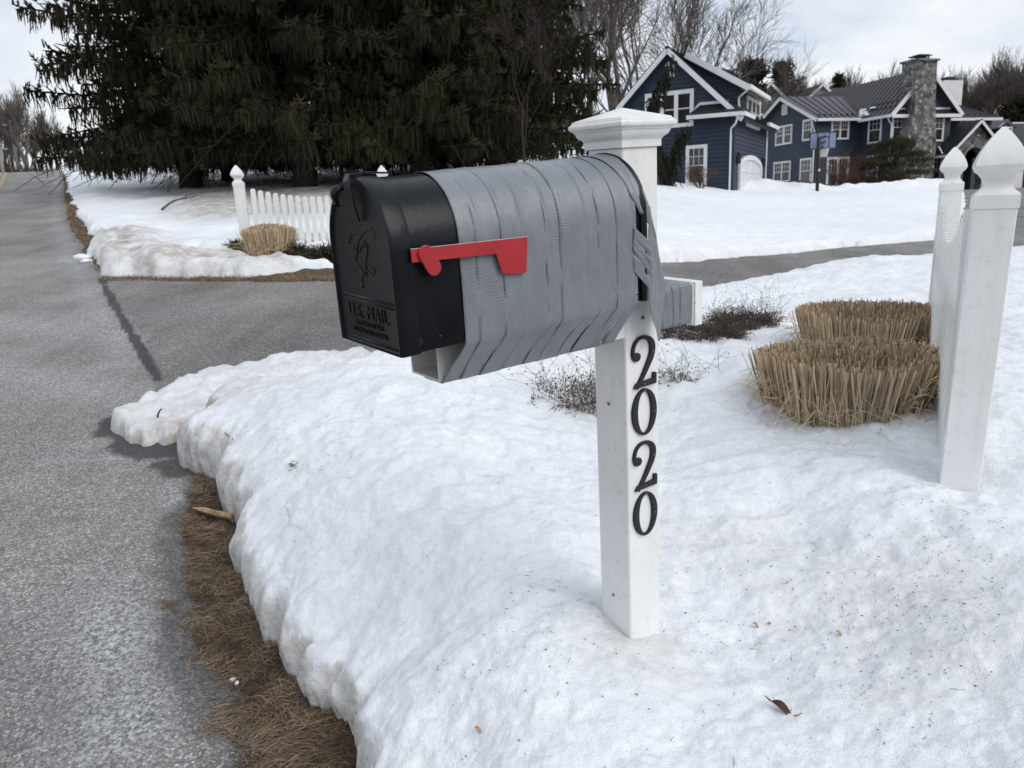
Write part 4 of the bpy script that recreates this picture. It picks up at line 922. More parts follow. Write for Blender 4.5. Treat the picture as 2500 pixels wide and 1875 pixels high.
# ------------------------------------------------------------------ conifers on the skyline
def pine_parts(seed, H, Rb, dense=1.0, base=.12):
    g = np.random.default_rng(seed); rnd = random.Random(seed); sb = SB(); w = MB(); w.tube([(0, 0, -.3), (0, 0, H*.97)], [H*.018, .02], 7)
    z = H*base
    while z < H*.98:
        f = z/H; nb = rnd.randint(4, 6)
        for b in range(nb):
            az = rnd.uniform(0, 6.28); Lb = Rb*(1.05-f)**.6*rnd.uniform(.6, 1.1); dx, dy = math.cos(az), math.sin(az)
            pts = [np.array((dx*Lb*u, dy*Lb*u, z+Lb*(.12*u+.28*u*u))) for u in np.linspace(0, 1, 5)]; w.tube(pts, [.035, .03, .022, .015, .008], 3, False)
            m = int(9*dense); c = np.array([pts[min(4, int(1+3.9*rnd.random()))] for _ in range(m)])+g.normal(0, .12*Rb, (m, 3))*np.array((1, 1, .5))
            for q in range(3):
                d_ = unit(m, g); d_[:, 2] = np.abs(d_[:, 2])*.9+.1; sb.add(c+g.normal(0, .08, (m, 3)), d_, g.uniform(.25, .5, m)*Rb/2, .09*Rb/2+.03, g.uniform(.1, .75, m)+.0)
        z += H*rnd.uniform(.035, .06)
    return w, sb
def conifer(seed, px, Y, ytop, Rb, lab, cat='tree', mat='pine_needles', name='pine_tree', dense=1., base=.12, group=None):
    az = ray(px, 300)[0]/ray(px, 300)[1]; x = az*Y; z = float(ground(x, Y)); H = at(px, ytop, Y)[2]-z
    t = thing(name, lab, cat, (x, Y, z), group); w, sb = pine_parts(seed, H, Rb, dense, base); w.build('trunk', M['dark_bark'], t); sb.build('crown', M[mat], t); return t
conifer(1, 1832, 82, 160, 3.6, 'dark rounded pine above the beige house, left of the spiky one', mat='cedar_needles', dense=1.6, group='dark pines behind the beige house')
conifer(2, 1905, 84, 158, 3.0, 'spiky topped dark pine above the beige house ridge', mat='cedar_needles', dense=1.3, group='dark pines behind the beige house')
conifer(3, 1770, 80, 172, 2.6, 'small dark pine peeping over the dormer roof', mat='cedar_needles', dense=1.3, group='dark pines behind the beige house')
conifer(4, 2042, 100, 182, 2.2, 'little dark conifer on the skyline above the metal roof', mat='cedar_needles', group='dark pines behind the beige house')
conifer(5, 2500, 84, 255, 4.5, 'dark evergreen at the right picture edge behind the low wing', mat='cedar_needles', dense=1.6)
# weeping cedar beside the garage: several leaning leaders with hanging sprays
def weeping(Y=32.):
    b = at(1618, 476, Y); z = float(lawn_z(b[:1], b[1:2])[0]); base = np.array((b[0], b[1], z)); t = thing('weeping_cedar', 'slender weeping evergreen with a bent leader in front of the garage wall', 'tree', base)
    w = MB(); sb = SB(); g = np.random.default_rng(9)
    for k, L_ in enumerate(([(1612, 478), (1606, 440), (1590, 380), (1578, 320), (1590, 265), (1617, 205), (1640, 150)], [(1622, 478), (1625, 430), (1640, 390), (1657, 350), (1672, 318)], [(1628, 478), (1632, 440), (1618, 400), (1600, 360), (1585, 335)], [(1618, 478), (1608, 420), (1560, 350), (1535, 330), (1525, 335)])):
        P = np.array([at(x, y, Y+.5*math.sin(k)) for x, y in L_])-base; P[0, 2] = -.1; tt = np.linspace(0, len(P)-1, 26); Q = np.stack([np.interp(tt, range(len(P)), P[:, i]) for i in range(3)], 1)
        w.tube(list(Q), list(np.linspace(.075, .012, 26)), 6, False)
        for i in range(7, 26):
            u = i/25; rad = (.72 if k != 1 else .34)*(1.05-u)**.7+.10
            m = int(30*rad+6); p = Q[i]+g.normal(0, .12, (m, 3)); d = g.normal(0, 1, (m, 3)); d[:, 2] = -.2-np.abs(d[:, 2])*.4; ln = g.uniform(.3, 1., m)*rad
            sb.add(p, d, ln, .07, g.uniform(.05, .8, m), droop=.9, tipw=.3)
            e = p+d/np.linalg.norm(d, axis=1)[:, None]*ln[:, None]*.7; sb.add(e, np.tile((0, 0, -1.), (m, 1))+g.normal(0, .15, (m, 3)), g.uniform(.15, .5, m), .05, g.uniform(.05, .7, m))
    w.build('trunk', M['pale_wood'] if 0 else M['grey_bark'], t, smooth=True); sb.build('crown', M['cedar_needles'], t)
weeping()
# ------------------------------------------------------------------ shrubs at the houses
def twig_shrub(lab, px, py, Y, Hh, Rr, seed, mat, n=26, name='bare_shrub', base_on=lawn_z, levels=3, r0=.02, cat='shrub', grp=None):
    rnd = random.Random(seed); b = at(px, py, Y); z = float(base_on(b[:1], b[1:2])[0]); t = thing(name, lab, cat, (b[0], b[1], z), grp); m_ = MB(); T = []
    def grow(p, d, L_, r, lv):
        q = np.array(p, float); pts = [q.copy()]; d = np.array(d, float)
        for i in range(3):
            d = d+np.array((rnd.gauss(0, .16), rnd.gauss(0, .16), rnd.gauss(.05, .1))); d /= np.linalg.norm(d); q = q+d*L_/3; pts.append(q.copy())
        n0 = len(m_.V); m_.tube(pts, [r, r*.85, r*.7, r*.5], 3, False); T.extend([.3+.5*lv/levels+rnd.uniform(-.2, .2)]*(len(m_.V)-n0))
        if lv < levels:
            for c in range(rnd.randint(2, 4)):
                nd = d+np.array((rnd.gauss(0, .5), rnd.gauss(0, .5), rnd.gauss(0, .3))); nd /= np.linalg.norm(nd); grow(pts[rnd.randint(1, 3)], nd, L_*rnd.uniform(.5, .85), max(.004, r*.6), lv+1)
    for k in range(n):
        a = rnd.uniform(0, 6.28); s = rnd.uniform(.1, 1)*Rr/Hh; grow((.08*math.cos(a), .08*math.sin(a), -.05), (math.cos(a)*s, math.sin(a)*s, 1), Hh*.45, r0, 0)
    npmesh('twigs', np.array(m_.V), np.array(m_.F), M[mat], t, False, {'tint': np.array(T)})
twig_shrub('red brown bare spreading shrub between hoop and round pine', 2072, 462, 47, 3.0, 2.0, 2, 'maple_twig', 24, 'bare_shrub', levels=4, r0=.035)
twig_shrub('small bare shrub below the window of the garage', 1712, 478, 34.3, 1.25, 1.0, 3, 'maple_twig', 14, levels=4, r0=.02)
def round_pine():
    b = at(2182, 458, 46.5); z = float(ground(b[0], b[1])); t = thing('clipped_pine', 'round layered green pine beside the stone chimney', 'tree', (b[0], b[1], z)); w = MB(); sb = SB(); g = np.random.default_rng(3); rnd = random.Random(2)
    w.tube([(0, 0, -.1), (.1, 0, .8), (-.1, .1, 1.7), (0, 0, 2.6)], [.13, .11, .08, .04], 8)
    for k in range(62):
        f = rnd.random(); zz = 1.0+2.45*f; R_ = 1.85*math.sqrt(max(.05, 1-((zz-1.45)/2.15)**2)) if zz > 1.4 else 1.85*(.75+.25*(zz-1)/.4); a = rnd.uniform(0, 6.28); rr_ = R_*math.sqrt(rnd.random())*1.0
        c = np.array((math.cos(a)*rr_, math.sin(a)*rr_, zz)); w.tube([(0, 0, zz*.7), c*.6+np.array((0, 0, zz*.35)), c], [.04, .025, .012], 4, False)
        m = 170; p = c+g.normal(0, 1, (m, 3))*np.array((.30, .30, .085)); d = g.normal(0, .55, (m, 3)); d[:, 2] = np.abs(d[:, 2])+.35
        sb.add(p, d, g.uniform(.09, .19, m), .035, np.clip(.35+.28*(p[:, 2]-c[2])/.12+g.normal(0, .16, m)+rnd.uniform(-.15, .2), 0, 1), planes=2, tipw=.1)
    w.build('trunk', M['dark_bark'], t); sb.build('crown', M['pine_needles'], t)
round_pine()
# ------------------------------------------------------------------ cut ornamental grass
def grass_clump(lab, c, Rx, Hh, seed, zfun, n=2600, grp='cut back ornamental grass clumps', w=.0066, top=1.0, ry=1.):
    z = float(zfun(np.array([c[0]]), np.array([c[1]]))[0]); t = thing('grass_clump', lab, 'grass clump', (c[0], c[1], z), grp); g = np.random.default_rng(seed); sb = SB()
    r = np.sqrt(g.uniform(0, 1, n)); r = np.where(g.random(n) < .35, .86+.14*g.random(n), r); a = g.uniform(0, 6.283, n); lump = 1+.06*np.sin(3*a+seed)+.05*np.sin(7*a)
    bx, by = np.cos(a)*r*Rx*.85*lump, np.sin(a)*r*Rx*.85*lump*ry; hh = Hh*(1-.16*r**3)*(1+g.normal(0, .028, n)+.05*np.sin(2*a+seed)*r); P = np.stack([bx, by, np.full(n, -.10)], -1)
    tx, ty = np.cos(a)*r*Rx*top*lump+g.normal(0, .022, n), np.sin(a)*r*Rx*top*lump*ry+g.normal(0, .022, n); E = np.stack([tx, ty, hh], -1); D = E-P
    bend = np.stack([g.normal(0, .012, n), g.normal(0, .012, n), np.zeros(n)], -1)
    sb.add(P, D, np.linalg.norm(D, axis=1), g.uniform(.55, 1.15, n)*w, np.clip(g.normal(.50, .24, n)+.12*(r > .85), 0, 1), bend=bend, tipw=.8, planes=3)
    m = int(n*.22); a = g.uniform(0, 6.283, m); r_ = Rx*g.uniform(.8, 1.08, m); P = np.stack([np.cos(a)*r_, np.sin(a)*r_*ry, g.uniform(0, .6, m)*Hh], -1); D = np.stack([np.cos(a)*.35+g.normal(0, .5, m), np.sin(a)*.35+g.normal(0, .5, m), g.normal(.35, .7, m)], -1)
    sb.add(P, D, g.uniform(.08, .28, m)*Hh/.3, w*.45, g.uniform(.15, .8, m), droop=.5, tipw=.2)
    m = n//3; a = g.uniform(0, 6.283, m); r_ = np.sqrt(g.random(m))*Rx*.9; sb.add(np.stack([np.cos(a)*r_, np.sin(a)*r_*ry, g.uniform(.0, .5, m)*Hh], -1), np.stack([g.normal(0, .4, m), g.normal(0, .4, m), np.ones(m)], -1), Hh*.4, w*1.2, g.uniform(0, .2, m))
    sb.build('stalks', M['stubble'], t); return t
cA = CLA; cB = CLB
grass_clump('front tan clump of cut ornamental grass by the tall fence post', cA+np.array((.02, 0)), .345, .275, 1, lambda x, y: snow_z(x, y), 3200)
grass_clump('rear tan clump of cut ornamental grass against the fence pickets', cB, .365, .305, 2, lambda x, y: snow_z(x, y), 2800)
cC = at(660, 596, 9.25)[:2]
grass_clump('small tan clump of cut grass in front of the far picket fence', cC, .27, .36, 3, lambda x, y: ground(x, y)+.06, 1700, w=.011, top=1.03)
# low junipers in the bare pocket
for k, (px, py, rx, hh, lab) in enumerate(((585, 622, .20, .20, 'small olive juniper tuft beside the grey round stone'), (712, 626, .34, .17, 'broad olive juniper mat below the picket fence'), (800, 630, .32, .18, 'right hand juniper mat half hidden by the mailbox front'))):
    p = gpt(px, py, .05); g = np.random.default_rng(50+k); t = thing('juniper', lab, 'shrub', (p[0], p[1], float(ground(p[0], p[1]))), 'low junipers beside the driveway'); n = 1500; sb = SB()
    a = g.uniform(0, 6.28, n); r = np.sqrt(g.random(n)); P = np.stack([np.cos(a)*r*rx, np.sin(a)*r*rx*.6, hh*(1-r*r)*g.random(n)], -1); D = np.stack([np.cos(a)*r*.9+g.normal(0, .4, n)+.2, np.sin(a)*r*.9+g.normal(0, .4, n), .45+.3*g.random(n)], -1)
    sb.add(P, D, g.uniform(.07, .17, n), .014, g.uniform(.1, .9, n), droop=.3); sb.build('foliage', M['juniper_needles'], t)
p = gpt(620, 626, .05); m_ = MB(); m_.lathe((0, 0, 0), [(.10, -.06), (.118, 0), (.115, .06), (.095, .11), (.055, .145), (.01, .155)], 18)
o = m_.build('round_stone', M['stone_grey'], smooth=True); o.location = (p[0], p[1], float(ground(p[0], p[1]))); o.rotation_euler = (.1, .05, .4); o.scale = (1, .9, .95); tag(o, 'smooth grey round stone between snow ridges beside the juniper tuft', 'stone')
# ------------------------------------------------------------------ dried perennials in the near snow
def perennial(lab, px, py, off, Rr, Hh, seed, stems=120, heads=.5, tall=0, squash=1.0, tmul=1., curl=.5):
    c = gpt(px, py, off); z = float(snow_z(c[:1], c[1:2])[0]); t = thing('dried_perennial', lab, 'plant', (c[0], c[1], z-.01), 'dried perennials poking out of the snow'); rnd = random.Random(seed); m_ = MB(); T = []
    def st(p, d, L_, r, lv, tint):
        q = np.array(p, float); d = np.array(d, float); pts = [q.copy()]; n = 4
        for i in range(n):
            d = d+np.array((rnd.gauss(0, .28), rnd.gauss(0, .28), rnd.gauss(0, .22)-.12*curl)); d /= np.linalg.norm(d); q = q+d*L_/n; pts.append(q.copy())
        n0 = len(m_.V); m_.tube(pts, [r*(1-.15*i) for i in range(n+1)], 3, False)
        if rnd.random() < heads:
            e = pts[-1]; s = rnd.uniform(.0018, .0042); m_.add([e+(s, 0, 0), e-(s, 0, 0), e+(0, s, 0), e-(0, s, 0), e+(0, 0, s*1.4), e-(0, 0, s*1.4)], [(0, 2, 4), (2, 1, 4), (1, 3, 4), (3, 0, 4), (2, 0, 5), (1, 2, 5), (3, 1, 5), (0, 3, 5)])
        T.extend([min(1, max(0, tint+rnd.uniform(-.15, .15)))]*(len(m_.V)-n0))
        if lv < 2:
            for c_ in range(rnd.randint(1, 3)): st(pts[rnd.randint(2, n)], d+np.array((rnd.gauss(0, .7), rnd.gauss(0, .7), rnd.gauss(.1, .4))), L_*rnd.uniform(.35, .6), r*.7, lv+1, tint)
    for k in range(stems):
        a = rnd.uniform(0, 6.28); r = Rr*math.sqrt(rnd.random())*.85; s = rnd.uniform(.1, .9); L_ = Hh*rnd.uniform(.35, .8)
        st((math.cos(a)*r, math.sin(a)*r*squash, -.03), (math.cos(a)*s, math.sin(a)*s, .75), L_, .0015, 0, rnd.uniform(.1, .9)*tmul)
    for k in range(tall):
        a = rnd.uniform(0, 6.28); r = Rr*math.sqrt(rnd.random())*1.2; st((math.cos(a)*r, math.sin(a)*r*squash, -.03), (rnd.gauss(0, .25), rnd.gauss(0, .25), 1), Hh*rnd.uniform(1.1, 1.9), .0013, 1, .3*tmul)
    Q, Tr = m_.V, m_.F; q4 = np.array([f for f in Tr if len(f) == 4]); q3 = np.array([f for f in Tr if len(f) == 3]).reshape(-1, 3)
    npmesh('stems', np.array(Q), [q4, q3] if len(q3) else q4, M['dead_twig'], t, False, {'tint': np.array(T)})
perennial('tangled grey dried perennial left of the mailbox post', 1408, 985, .34, .19, .20, 1, 230, .75, 14, .8)
perennial('small dried tuft just right of the mailbox post', 1640, 965, .36, .075, .13, 2, 80, .5, 8)
perennial('wide dark brown dried perennial mat behind the mailbox post', 1690, 850, .36, .34, .14, 3, 1100, .6, 14, .75, .45)
perennial('brown dried perennial with tall seed stalks left of the grass clumps', 1815, 815, .36, .22, .17, 4, 600, .6, 26, .75, .5)
perennial('lone thin dried stalks in the snow between post and grass clumps', 1712, 945, .36, .10, .16, 5, 5, .8, 5, 1, .5)
# ------------------------------------------------------------------ dead turf blades on the verge
g = np.random.default_rng(12); n = 150000
Y = 1.25+(3.9-1.25)*g.random(n)**1.35; X = -1.9+g.random(n)*2.1; a_ = -.20-.44*(Y-1.2)
keep = np.abs(X-a_) < 1.0; X, Y = X[keep], Y[keep]
sr = sdf(X, Y, road_poly)+.05*fbm(X, Y, .16, 3, 81); sn = sdf(X, Y, near_poly); st_ = sdf(X, Y, tongue_poly)
k = (sr < .035) & (sn < .06) & (st_ < 0) & (Y < 3.35) & (g.random(len(X)) < np.where(sr > 0, .45, 1)); X, Y = X[k], Y[k]
n = len(X); cl = fbm(X, Y, .10, 3, 83); th = .6+2.6*fbm(X, Y, .16, 3, 84)+g.normal(0, 1.0, n); el = g.uniform(.0, .42, n)
D = np.stack([np.cos(th), np.sin(th), el], -1); sb = SB()
sb.add(np.stack([X, Y, verge_z(X, Y, np.maximum(sdf(X, Y, road_poly), sdf(X, Y, drive_poly)))+.004+.016*np.maximum(0, cl)], -1), D, g.uniform(.015, .068, n), g.uniform(.0011, .0026, n), np.clip(.42+.28*cl+g.normal(0, .2, n), 0, 1), droop=.25, planes=1, tipw=.2)
tag(sb.build('dead_grass', M['straw']), 'matted dead brown grass between the asphalt and the snow bank', 'grass', kind='stuff')
n = 9000; V = np.array(VERGE_FAR[:12], float); t_ = g.random(n)*(len(V)-1); i0 = t_.astype(int); f = t_-i0; px = V[i0, 0]*(1-f)+V[np.minimum(i0+1, len(V)-1), 0]*f; py = V[i0, 1]*(1-f)+V[np.minimum(i0+1, len(V)-1), 1]*f
Yd = g.uniform(8.9, 38, n)**1.0; Yd = 8.9*(38/8.9)**g.random(n); ex = np.interp(Yd, [p[1] for p in re[::-1]], [p[0] for p in re[::-1]]); X = ex+g.random(n)*(.75+.02*Yd); ok = (sdf(X, Yd, far_poly) < .05); X, Yd = X[ok], Yd[ok]; n = len(X)
sb = SB(); sb.add(np.stack([X, Yd, ground(X, Yd)+.005], -1), np.stack([g.normal(0, 1, n), g.normal(0, 1, n), g.uniform(.1, .6, n)], -1), g.uniform(.05, .12, n), .007, np.clip(g.normal(.55, .2, n), 0, 1), planes=1)
n = 5000; px = g.uniform(250, 830, n); Q = np.array([gpt(x, 679+2*math.sin(x*.05)) for x in np.linspace(250, 830, 40)]); q2 = np.array([gpt(x, 689) for x in np.linspace(250, 830, 40)]); f = g.random(n)[:, None]; tx = (px-250)/580*39; A_ = np.stack([np.interp(tx, range(40), Q[:, i]) for i in range(3)], 1); B_ = np.stack([np.interp(tx, range(40), q2[:, i]) for i in range(3)], 1); P = A_*f+B_*(1-f)
sb.add(P, np.stack([g.normal(0, 1, n), g.normal(0, 1, n), g.uniform(.2, .9, n)], -1), g.uniform(.03, .08, n), .006, np.clip(g.normal(.65, .2, n), 0, 1), planes=1)
tag(sb.build('dead_grass', M['straw']), 'strip of dry tan grass along the far road shoulder and driveway edge', 'grass', kind='stuff')
# ------------------------------------------------------------------ litter on the snow
g = np.random.default_rng(21); n = 12000; az = g.uniform(-.55, .70, n); Y = 1.05*(6.5/1.05)**g.random(n); X = az*Y; t = near_t(X, Y)
dens = .10+.9*sstep(.15, .65, fbm(X, Y, .45, 3, 87))+1.2*gauss(X, Y, (1.0, 1.75), .4, .3); k = (t > .16) & (g.random(n) < dens*.6); X, Y = X[k], Y[k]; n = len(X)
big = g.random(n) < .13; sb = SB(); D = np.stack([g.normal(0, 1, n), g.normal(0, 1, n), g.normal(0, .12, n)], -1)
sb.add(np.stack([X, Y, snow_z(X, Y)+.002], -1), D, np.where(big, g.uniform(.010, .032, n), .0015+.006*g.random(n)**2.5), np.where(big, .0011, .0012+.0016*g.random(n)), np.clip(g.normal(.3, .25, n), 0, 1), planes=2)
tag(sb.build('litter', M['litter']), 'scattered dark needles and specks lying on the near snow', 'litter', kind='stuff')
def on_snow(px, py):
    a, b = .9, 9.
    d = ray(px, py); ts = np.geomspace(1.0, 9, 900); Q = E0+d[None]*ts[:, None]; z = snow_z(Q[:, 0], Q[:, 1]); i = int(np.argmax(Q[:, 2] < z)); return np.array((Q[i, 0], Q[i, 1], z[i]))
def leaf(lab, px, py, L_, W_, rot, mat, curl=.2, stem=True, cat='leaf', name='dry_leaf', grp=None):
    p = on_snow(px, py); m_ = MB(); n = 9; V = []
    for i in range(n):
        u = i/(n-1); w = W_*math.sin(math.pi*u)**.8*(1.1-.3*u)/2
        for s in (-1, 0, 1): V.append(((u-.5)*L_, s*w, .004+curl*w*abs(s)+.004*math.sin(u*5)*1))
    m_.add(V, [(i*3+j, i*3+j+1, i*3+j+4, i*3+j+3) for i in range(n-1) for j in range(2)])
    if stem: m_.tube([(L_*.5, 0, .005), (L_*.62, .004, .009), (L_*.72, .012, .015)], [.0011, .001, .0008], 5); m_.tube([(-L_*.5, 0, .005), (-L_*.8, .004, .004)], [.0018, .0012], 5)
    o = m_.build(name, M[mat], smooth=True); o.location = p; o.rotation_euler = (.1, .1, rot); tag(o, lab, cat, grp); md = o.modifiers.new('thick', 'SOLIDIFY'); md.thickness = .0008
leaf('large dark brown curled leaf lying on the near snow', 1908, 1735, .055, .021, -.95, 'leaf_brown', .6)
leaf('tan seed wing nearest the bottom of the frame, left of the post', 1168, 1788, .022, .008, -.8, 'leaf_tan', .4, False, 'seed wing', 'seed_wing', 'tan seed wings on the snow')
leaf('left one of the pair of tan seed wings right of the post', 1845, 1531, .022, .008, -.9, 'leaf_tan', .4, False, 'seed wing', 'seed_wing', 'tan seed wings on the snow')
leaf('right one of the pair of tan seed wings right of the post', 1878, 1526, .021, .008, .9, 'leaf_tan', .4, False, 'seed wing', 'seed_wing', 'tan seed wings on the snow')
leaf('single tan seed wing farthest right on the near snow', 2048, 1551, .019, .008, -.95, 'leaf_tan', .4, False, 'seed wing', 'seed_wing', 'tan seed wings on the snow')
leaf('pale split seed husk on the sloping bank', 777, 1395, .035, .010, .5, 'leaf_tan', .3, False, 'husk', 'seed_husk')
p = on_snow(714, 1145); g2 = np.random.default_rng(3); sb = SB(); d = unit(30, g2); d[:, 2] = np.abs(d[:, 2])*.5; sb.add(g2.normal(0, .008, (30, 3)), d, .018, .0022, .5); o = npmesh('fir_sprig', np.concatenate(sb.V), np.concatenate(sb.F), M['sprig_green']); o.location = p+np.array((0, 0, .006)); tag(o, 'small green conifer sprig on the snow bank', 'sprig')
def stick(lab, a, b, r, mat, lift=(.01, .01), bendz=.0, name='twig', cat='twig'):
    A_, B_ = (on_snow(*a), on_snow(*b)) if name == 'twig' else (gpt(*a, .03), gpt(*b, .05)); A_ = A_+np.array((0, 0, lift[0])); B_ = B_+np.array((0, 0, lift[1])); c = (A_+B_)/2+np.array((0, 0, bendz))
    m_ = MB().tube([A_, A_*.6+c*.4, c, B_*.6+c*.4, B_], [r, r*.95, r, r*.9, r*.5], 8); o = m_.build(name, M[mat], smooth=True, off=A_); o.location = A_; tag(o, lab, cat)
p = on_snow(384, 1020); m_ = MB().tube([p+np.array((0, 0, -.02)), p+np.array((.004, 0, .012)), p+np.array((.016, 0, .034)), p+np.array((.030, .002, .046))], [.0045, .0045, .004, .003], 7); o = m_.build('twig', M['spruce_bark'], smooth=True, off=p); o.location = p; tag(o, 'short brown twig standing in the flat tongue of snow', 'twig')
q0, q1 = gpt(470, 1240, .025), gpt(570, 1262, .04); m_ = MB(); ts = np.linspace(0, 1, 9); r_ = random.Random(4)
m_.tube([q0+(q1-q0)*u+np.array((r_.gauss(0, .002), r_.gauss(0, .002), .001*math.sin(u*6))) for u in ts], [.002, .006, .0115, .0125, .012, .013, .0125, .0135, .013], 6)
o = m_.build('wood_stake', M['pale_wood'], off=q0, auto=50); o.location = q0; tag(o, 'broken pale wood stake under the edge of the snow bank', 'stake')
stick('thin dark twig on the side of the snow bank', (548, 1060), (570, 1080), .002, 'dark_bark', (.004, .008))
stick('dry grass stem lying on the sloping bank', (778, 1500), (824, 1445), .0012, 'leaf_tan', (.004, .006))
q0, q1 = gpt(396, 514, .16), gpt(478, 474, .16); m_ = MB(); dd_ = q1-q0; Q = [q0+dd_*u+np.array((0, 0, .05*math.sin(u*5)+.02)) for u in np.linspace(0, 1, 7)]
m_.tube(Q, list(np.linspace(.024, .008, 7)), 6); m_.tube([Q[3], Q[3]+np.array((.25, .5, .18)), Q[3]+np.array((.4, 1.1, .22))], [.012, .009, .004], 5); m_.tube([Q[4], Q[4]+np.array((-.2, .5, .25))], [.01, .004], 5)
o = m_.build('fallen_branch', M['dark_bark'], smooth=True, off=q0); o.location = q0; tag(o, 'fallen dark branch on the shaded snow under the spruces', 'branch')
# ice chunks on the asphalt and verge
for k, (px, py, s, lab) in enumerate(((202, 632, .10, 'elongated snow chunk on the asphalt at the far bank corner'), (212, 640, .07, 'small snow chunk beside the far bank corner'), (437, 1192, .014, 'little ice crumb at the asphalt edge by the bank'), (452, 1199, .012, 'tiny ice crumb next to the wood stake'), (566, 1662, .011, 'white ice crumb lying in the dead grass'), (578, 1668, .009, 'smaller ice crumb in the dead grass'))):
    p = gpt(px, py, .01); r = random.Random(k); m_ = MB().lathe((0, 0, 0), [(s*.5, -s*.2), (s*.95, s*.1), (s*.8, s*.4), (s*.3, s*.6)], 9); m_.V = [(x*(1.3+r.uniform(-.2, .2)), y*(.8+r.uniform(-.2, .2)), z+r.uniform(-.1, .1)*s) for x, y, z in m_.V]
    o = m_.build('snow_chunk', M['ice'], smooth=True); o.location = p; o.rotation_euler = (0, 0, k); tag(o, lab, 'snow chunk', 'loose chunks of snow and ice')
def vec(a): return np.array([math.sin(R(a)), math.cos(R(a)), 0])
class Fr:
    """vertical wall plane: s along e, z up, d outwards (towards the camera side)"""
    def __init__(s, P, e):
        s.P = np.array([P[0], P[1], 0.]); s.e = e; n = np.array([e[1], -e[0], 0]); s.n = n if n @ s.P < 0 else -n
    def __call__(s, a, z, d=0.0): q = s.P+s.e*a+s.n*d; return np.array((q[0], q[1], z))
    def px(s, x, y):
        d = ray(x, y); t = ((s.P-E0) @ s.n)/(d @ s.n); Q = E0+d*t; return float((Q-s.P) @ s.e), float(Q[2])
class House:
    def __init__(s, name, label, base, cat='house'): s.base = np.array(base, float); s.t = thing(name, label, cat, base)
    def part(s, mb, name, mat, par=None, **k): return mb.build(name, M[mat], par or s.t, off=s.base, **k)
def poly_wall(f, pts, th=.2): return MB().prism([f(a, z, 0) for a, z in pts], -f.n*th)
def clap(f, pts, pitch=.19, th=.2, top=None):
    """lapped board wall: polygon (convex in z slices) cut into boards, each tilted outwards at its foot"""
    P_ = np.array(pts, float); m_ = poly_wall(f, pts, th); z = P_[:, 1].min(); zt_ = P_[:, 1].max()
    def span(zz):
        xs = []
        for i in range(len(P_)):
            a, b = P_[i], P_[(i+1) % len(P_)]
            if (a[1]-zz)*(b[1]-zz) <= 0 and a[1] != b[1]: xs.append(a[0]+(b[0]-a[0])*(zz-a[1])/(b[1]-a[1]))
        return (min(xs), max(xs)) if len(xs) > 1 else None
    while z < zt_-.03:
        z1 = min(z+pitch, zt_-.004); s0, s1 = span(z+.002), span(z1-.002)
        if s0 and s1: m_.add([f(s0[0], z, .004), f(s0[1], z, .004), f(s0[1], z, .045), f(s0[0], z, .045), f(s1[0], z1, .004), f(s1[1], z1, .004), f(s1[1], z1, .007), f(s1[0], z1, .007)],
                             [(3, 2, 6, 7), (0, 1, 2, 3), (0, 3, 7, 4), (1, 5, 6, 2), (4, 7, 6, 5)])
        z += pitch
    return m_
def window(H, f, a0, z0, a1, z1, cols=1, grid=(3, 2), t=.085, mul=True, split=True, name='window', sill=True, lights=None):
    """trim frame > panes and glazing bars ; cols = sashes side by side"""
    a0, a1 = sorted((a0, a1)); z0, z1 = sorted((z0, z1)); m_ = MB()
    def rect(m, x0, x1, y0, y1, d0, d1): d0 += (.04 if d0 else 0); d1 += .04; return m.prism([f(x0, y0, d0), f(x1, y0, d0), f(x1, y1, d0), f(x0, y1, d0)], f.n*(d1-d0))
    rect(m_, a0, a1, z1-t, z1, .0, .065); rect(m_, a0, a1, z0, z0+t*.9, .0, .07); rect(m_, a0, a0+t, z0+t*.9, z1-t, .0, .06); rect(m_, a1-t, a1, z0+t*.9, z1-t, .0, .06)
    xs = np.linspace(a0+t, a1-t, cols+1)
    for x in xs[1:-1]: rect(m_, x-t*.42, x+t*.42, z0+t*.9, z1-t, .0, .055)
    fr = H.part(m_, name, 'white_trim')
    g = MB(); q = MB()
    for i in range(cols):
        x0 = xs[i]+(t*.42 if i else 0); x1 = xs[i+1]-(t*.42 if i < cols-1 else 0); y0, y1 = z0+t*.9, z1-t
        rect(g, x0, x1, y0, y1, .028, .032)
        b = .022
        for (u0, u1, v0, v1) in ((x0, x0+b*1.6, y0, y1), (x1-b*1.6, x1, y0, y1), (x0+b*1.6, x1-b*1.6, y1-b*1.6, y1), (x0+b*1.6, x1-b*1.6, y0, y0+b*1.6)): rect(q, u0, u1, v0, v1, .033, .046)
        ym = (y0+y1)/2
        if split: rect(q, x0+b*1.6, x1-b*1.6, ym-b, ym+b, .033, .048)
        if grid:
            lo = ym+b if split else y0+b*1.6
            for k in range(1, grid[0]): x = x0+(x1-x0)*k/grid[0]; rect(q, x-.011, x+.011, lo, y1-b*1.6, .033, .041)
            for k in range(1, grid[1]): y = lo+(y1-lo)*k/grid[1]; rect(q, x0+b*1.6, x1-b*1.6, y-.011, y+.011, .0335, .042)
    H.part(g, 'pane', random.choice(('glass_dark', 'glass_grey', 'glass_brown')), fr); H.part(q, 'glazing_bars', 'white_trim', fr)
    return fr
def wpx(H, f, p, q, **k): (a, b), (c, d) = f.px(*p), f.px(*q); return window(H, f, a, b, c, d, **k)
def slab(A, B, C, D, th=.14):
    """roof sheet A-B (eave) C-D (top), thickened downwards"""
    A, B, C, D = [np.array(p, float) for p in (A, B, C, D)]; n = np.cross(B-A, D-A); n /= np.linalg.norm(n); n = n if n[2] > 0 else -n
    return MB().prism([A, B, C, D], -n*th), n
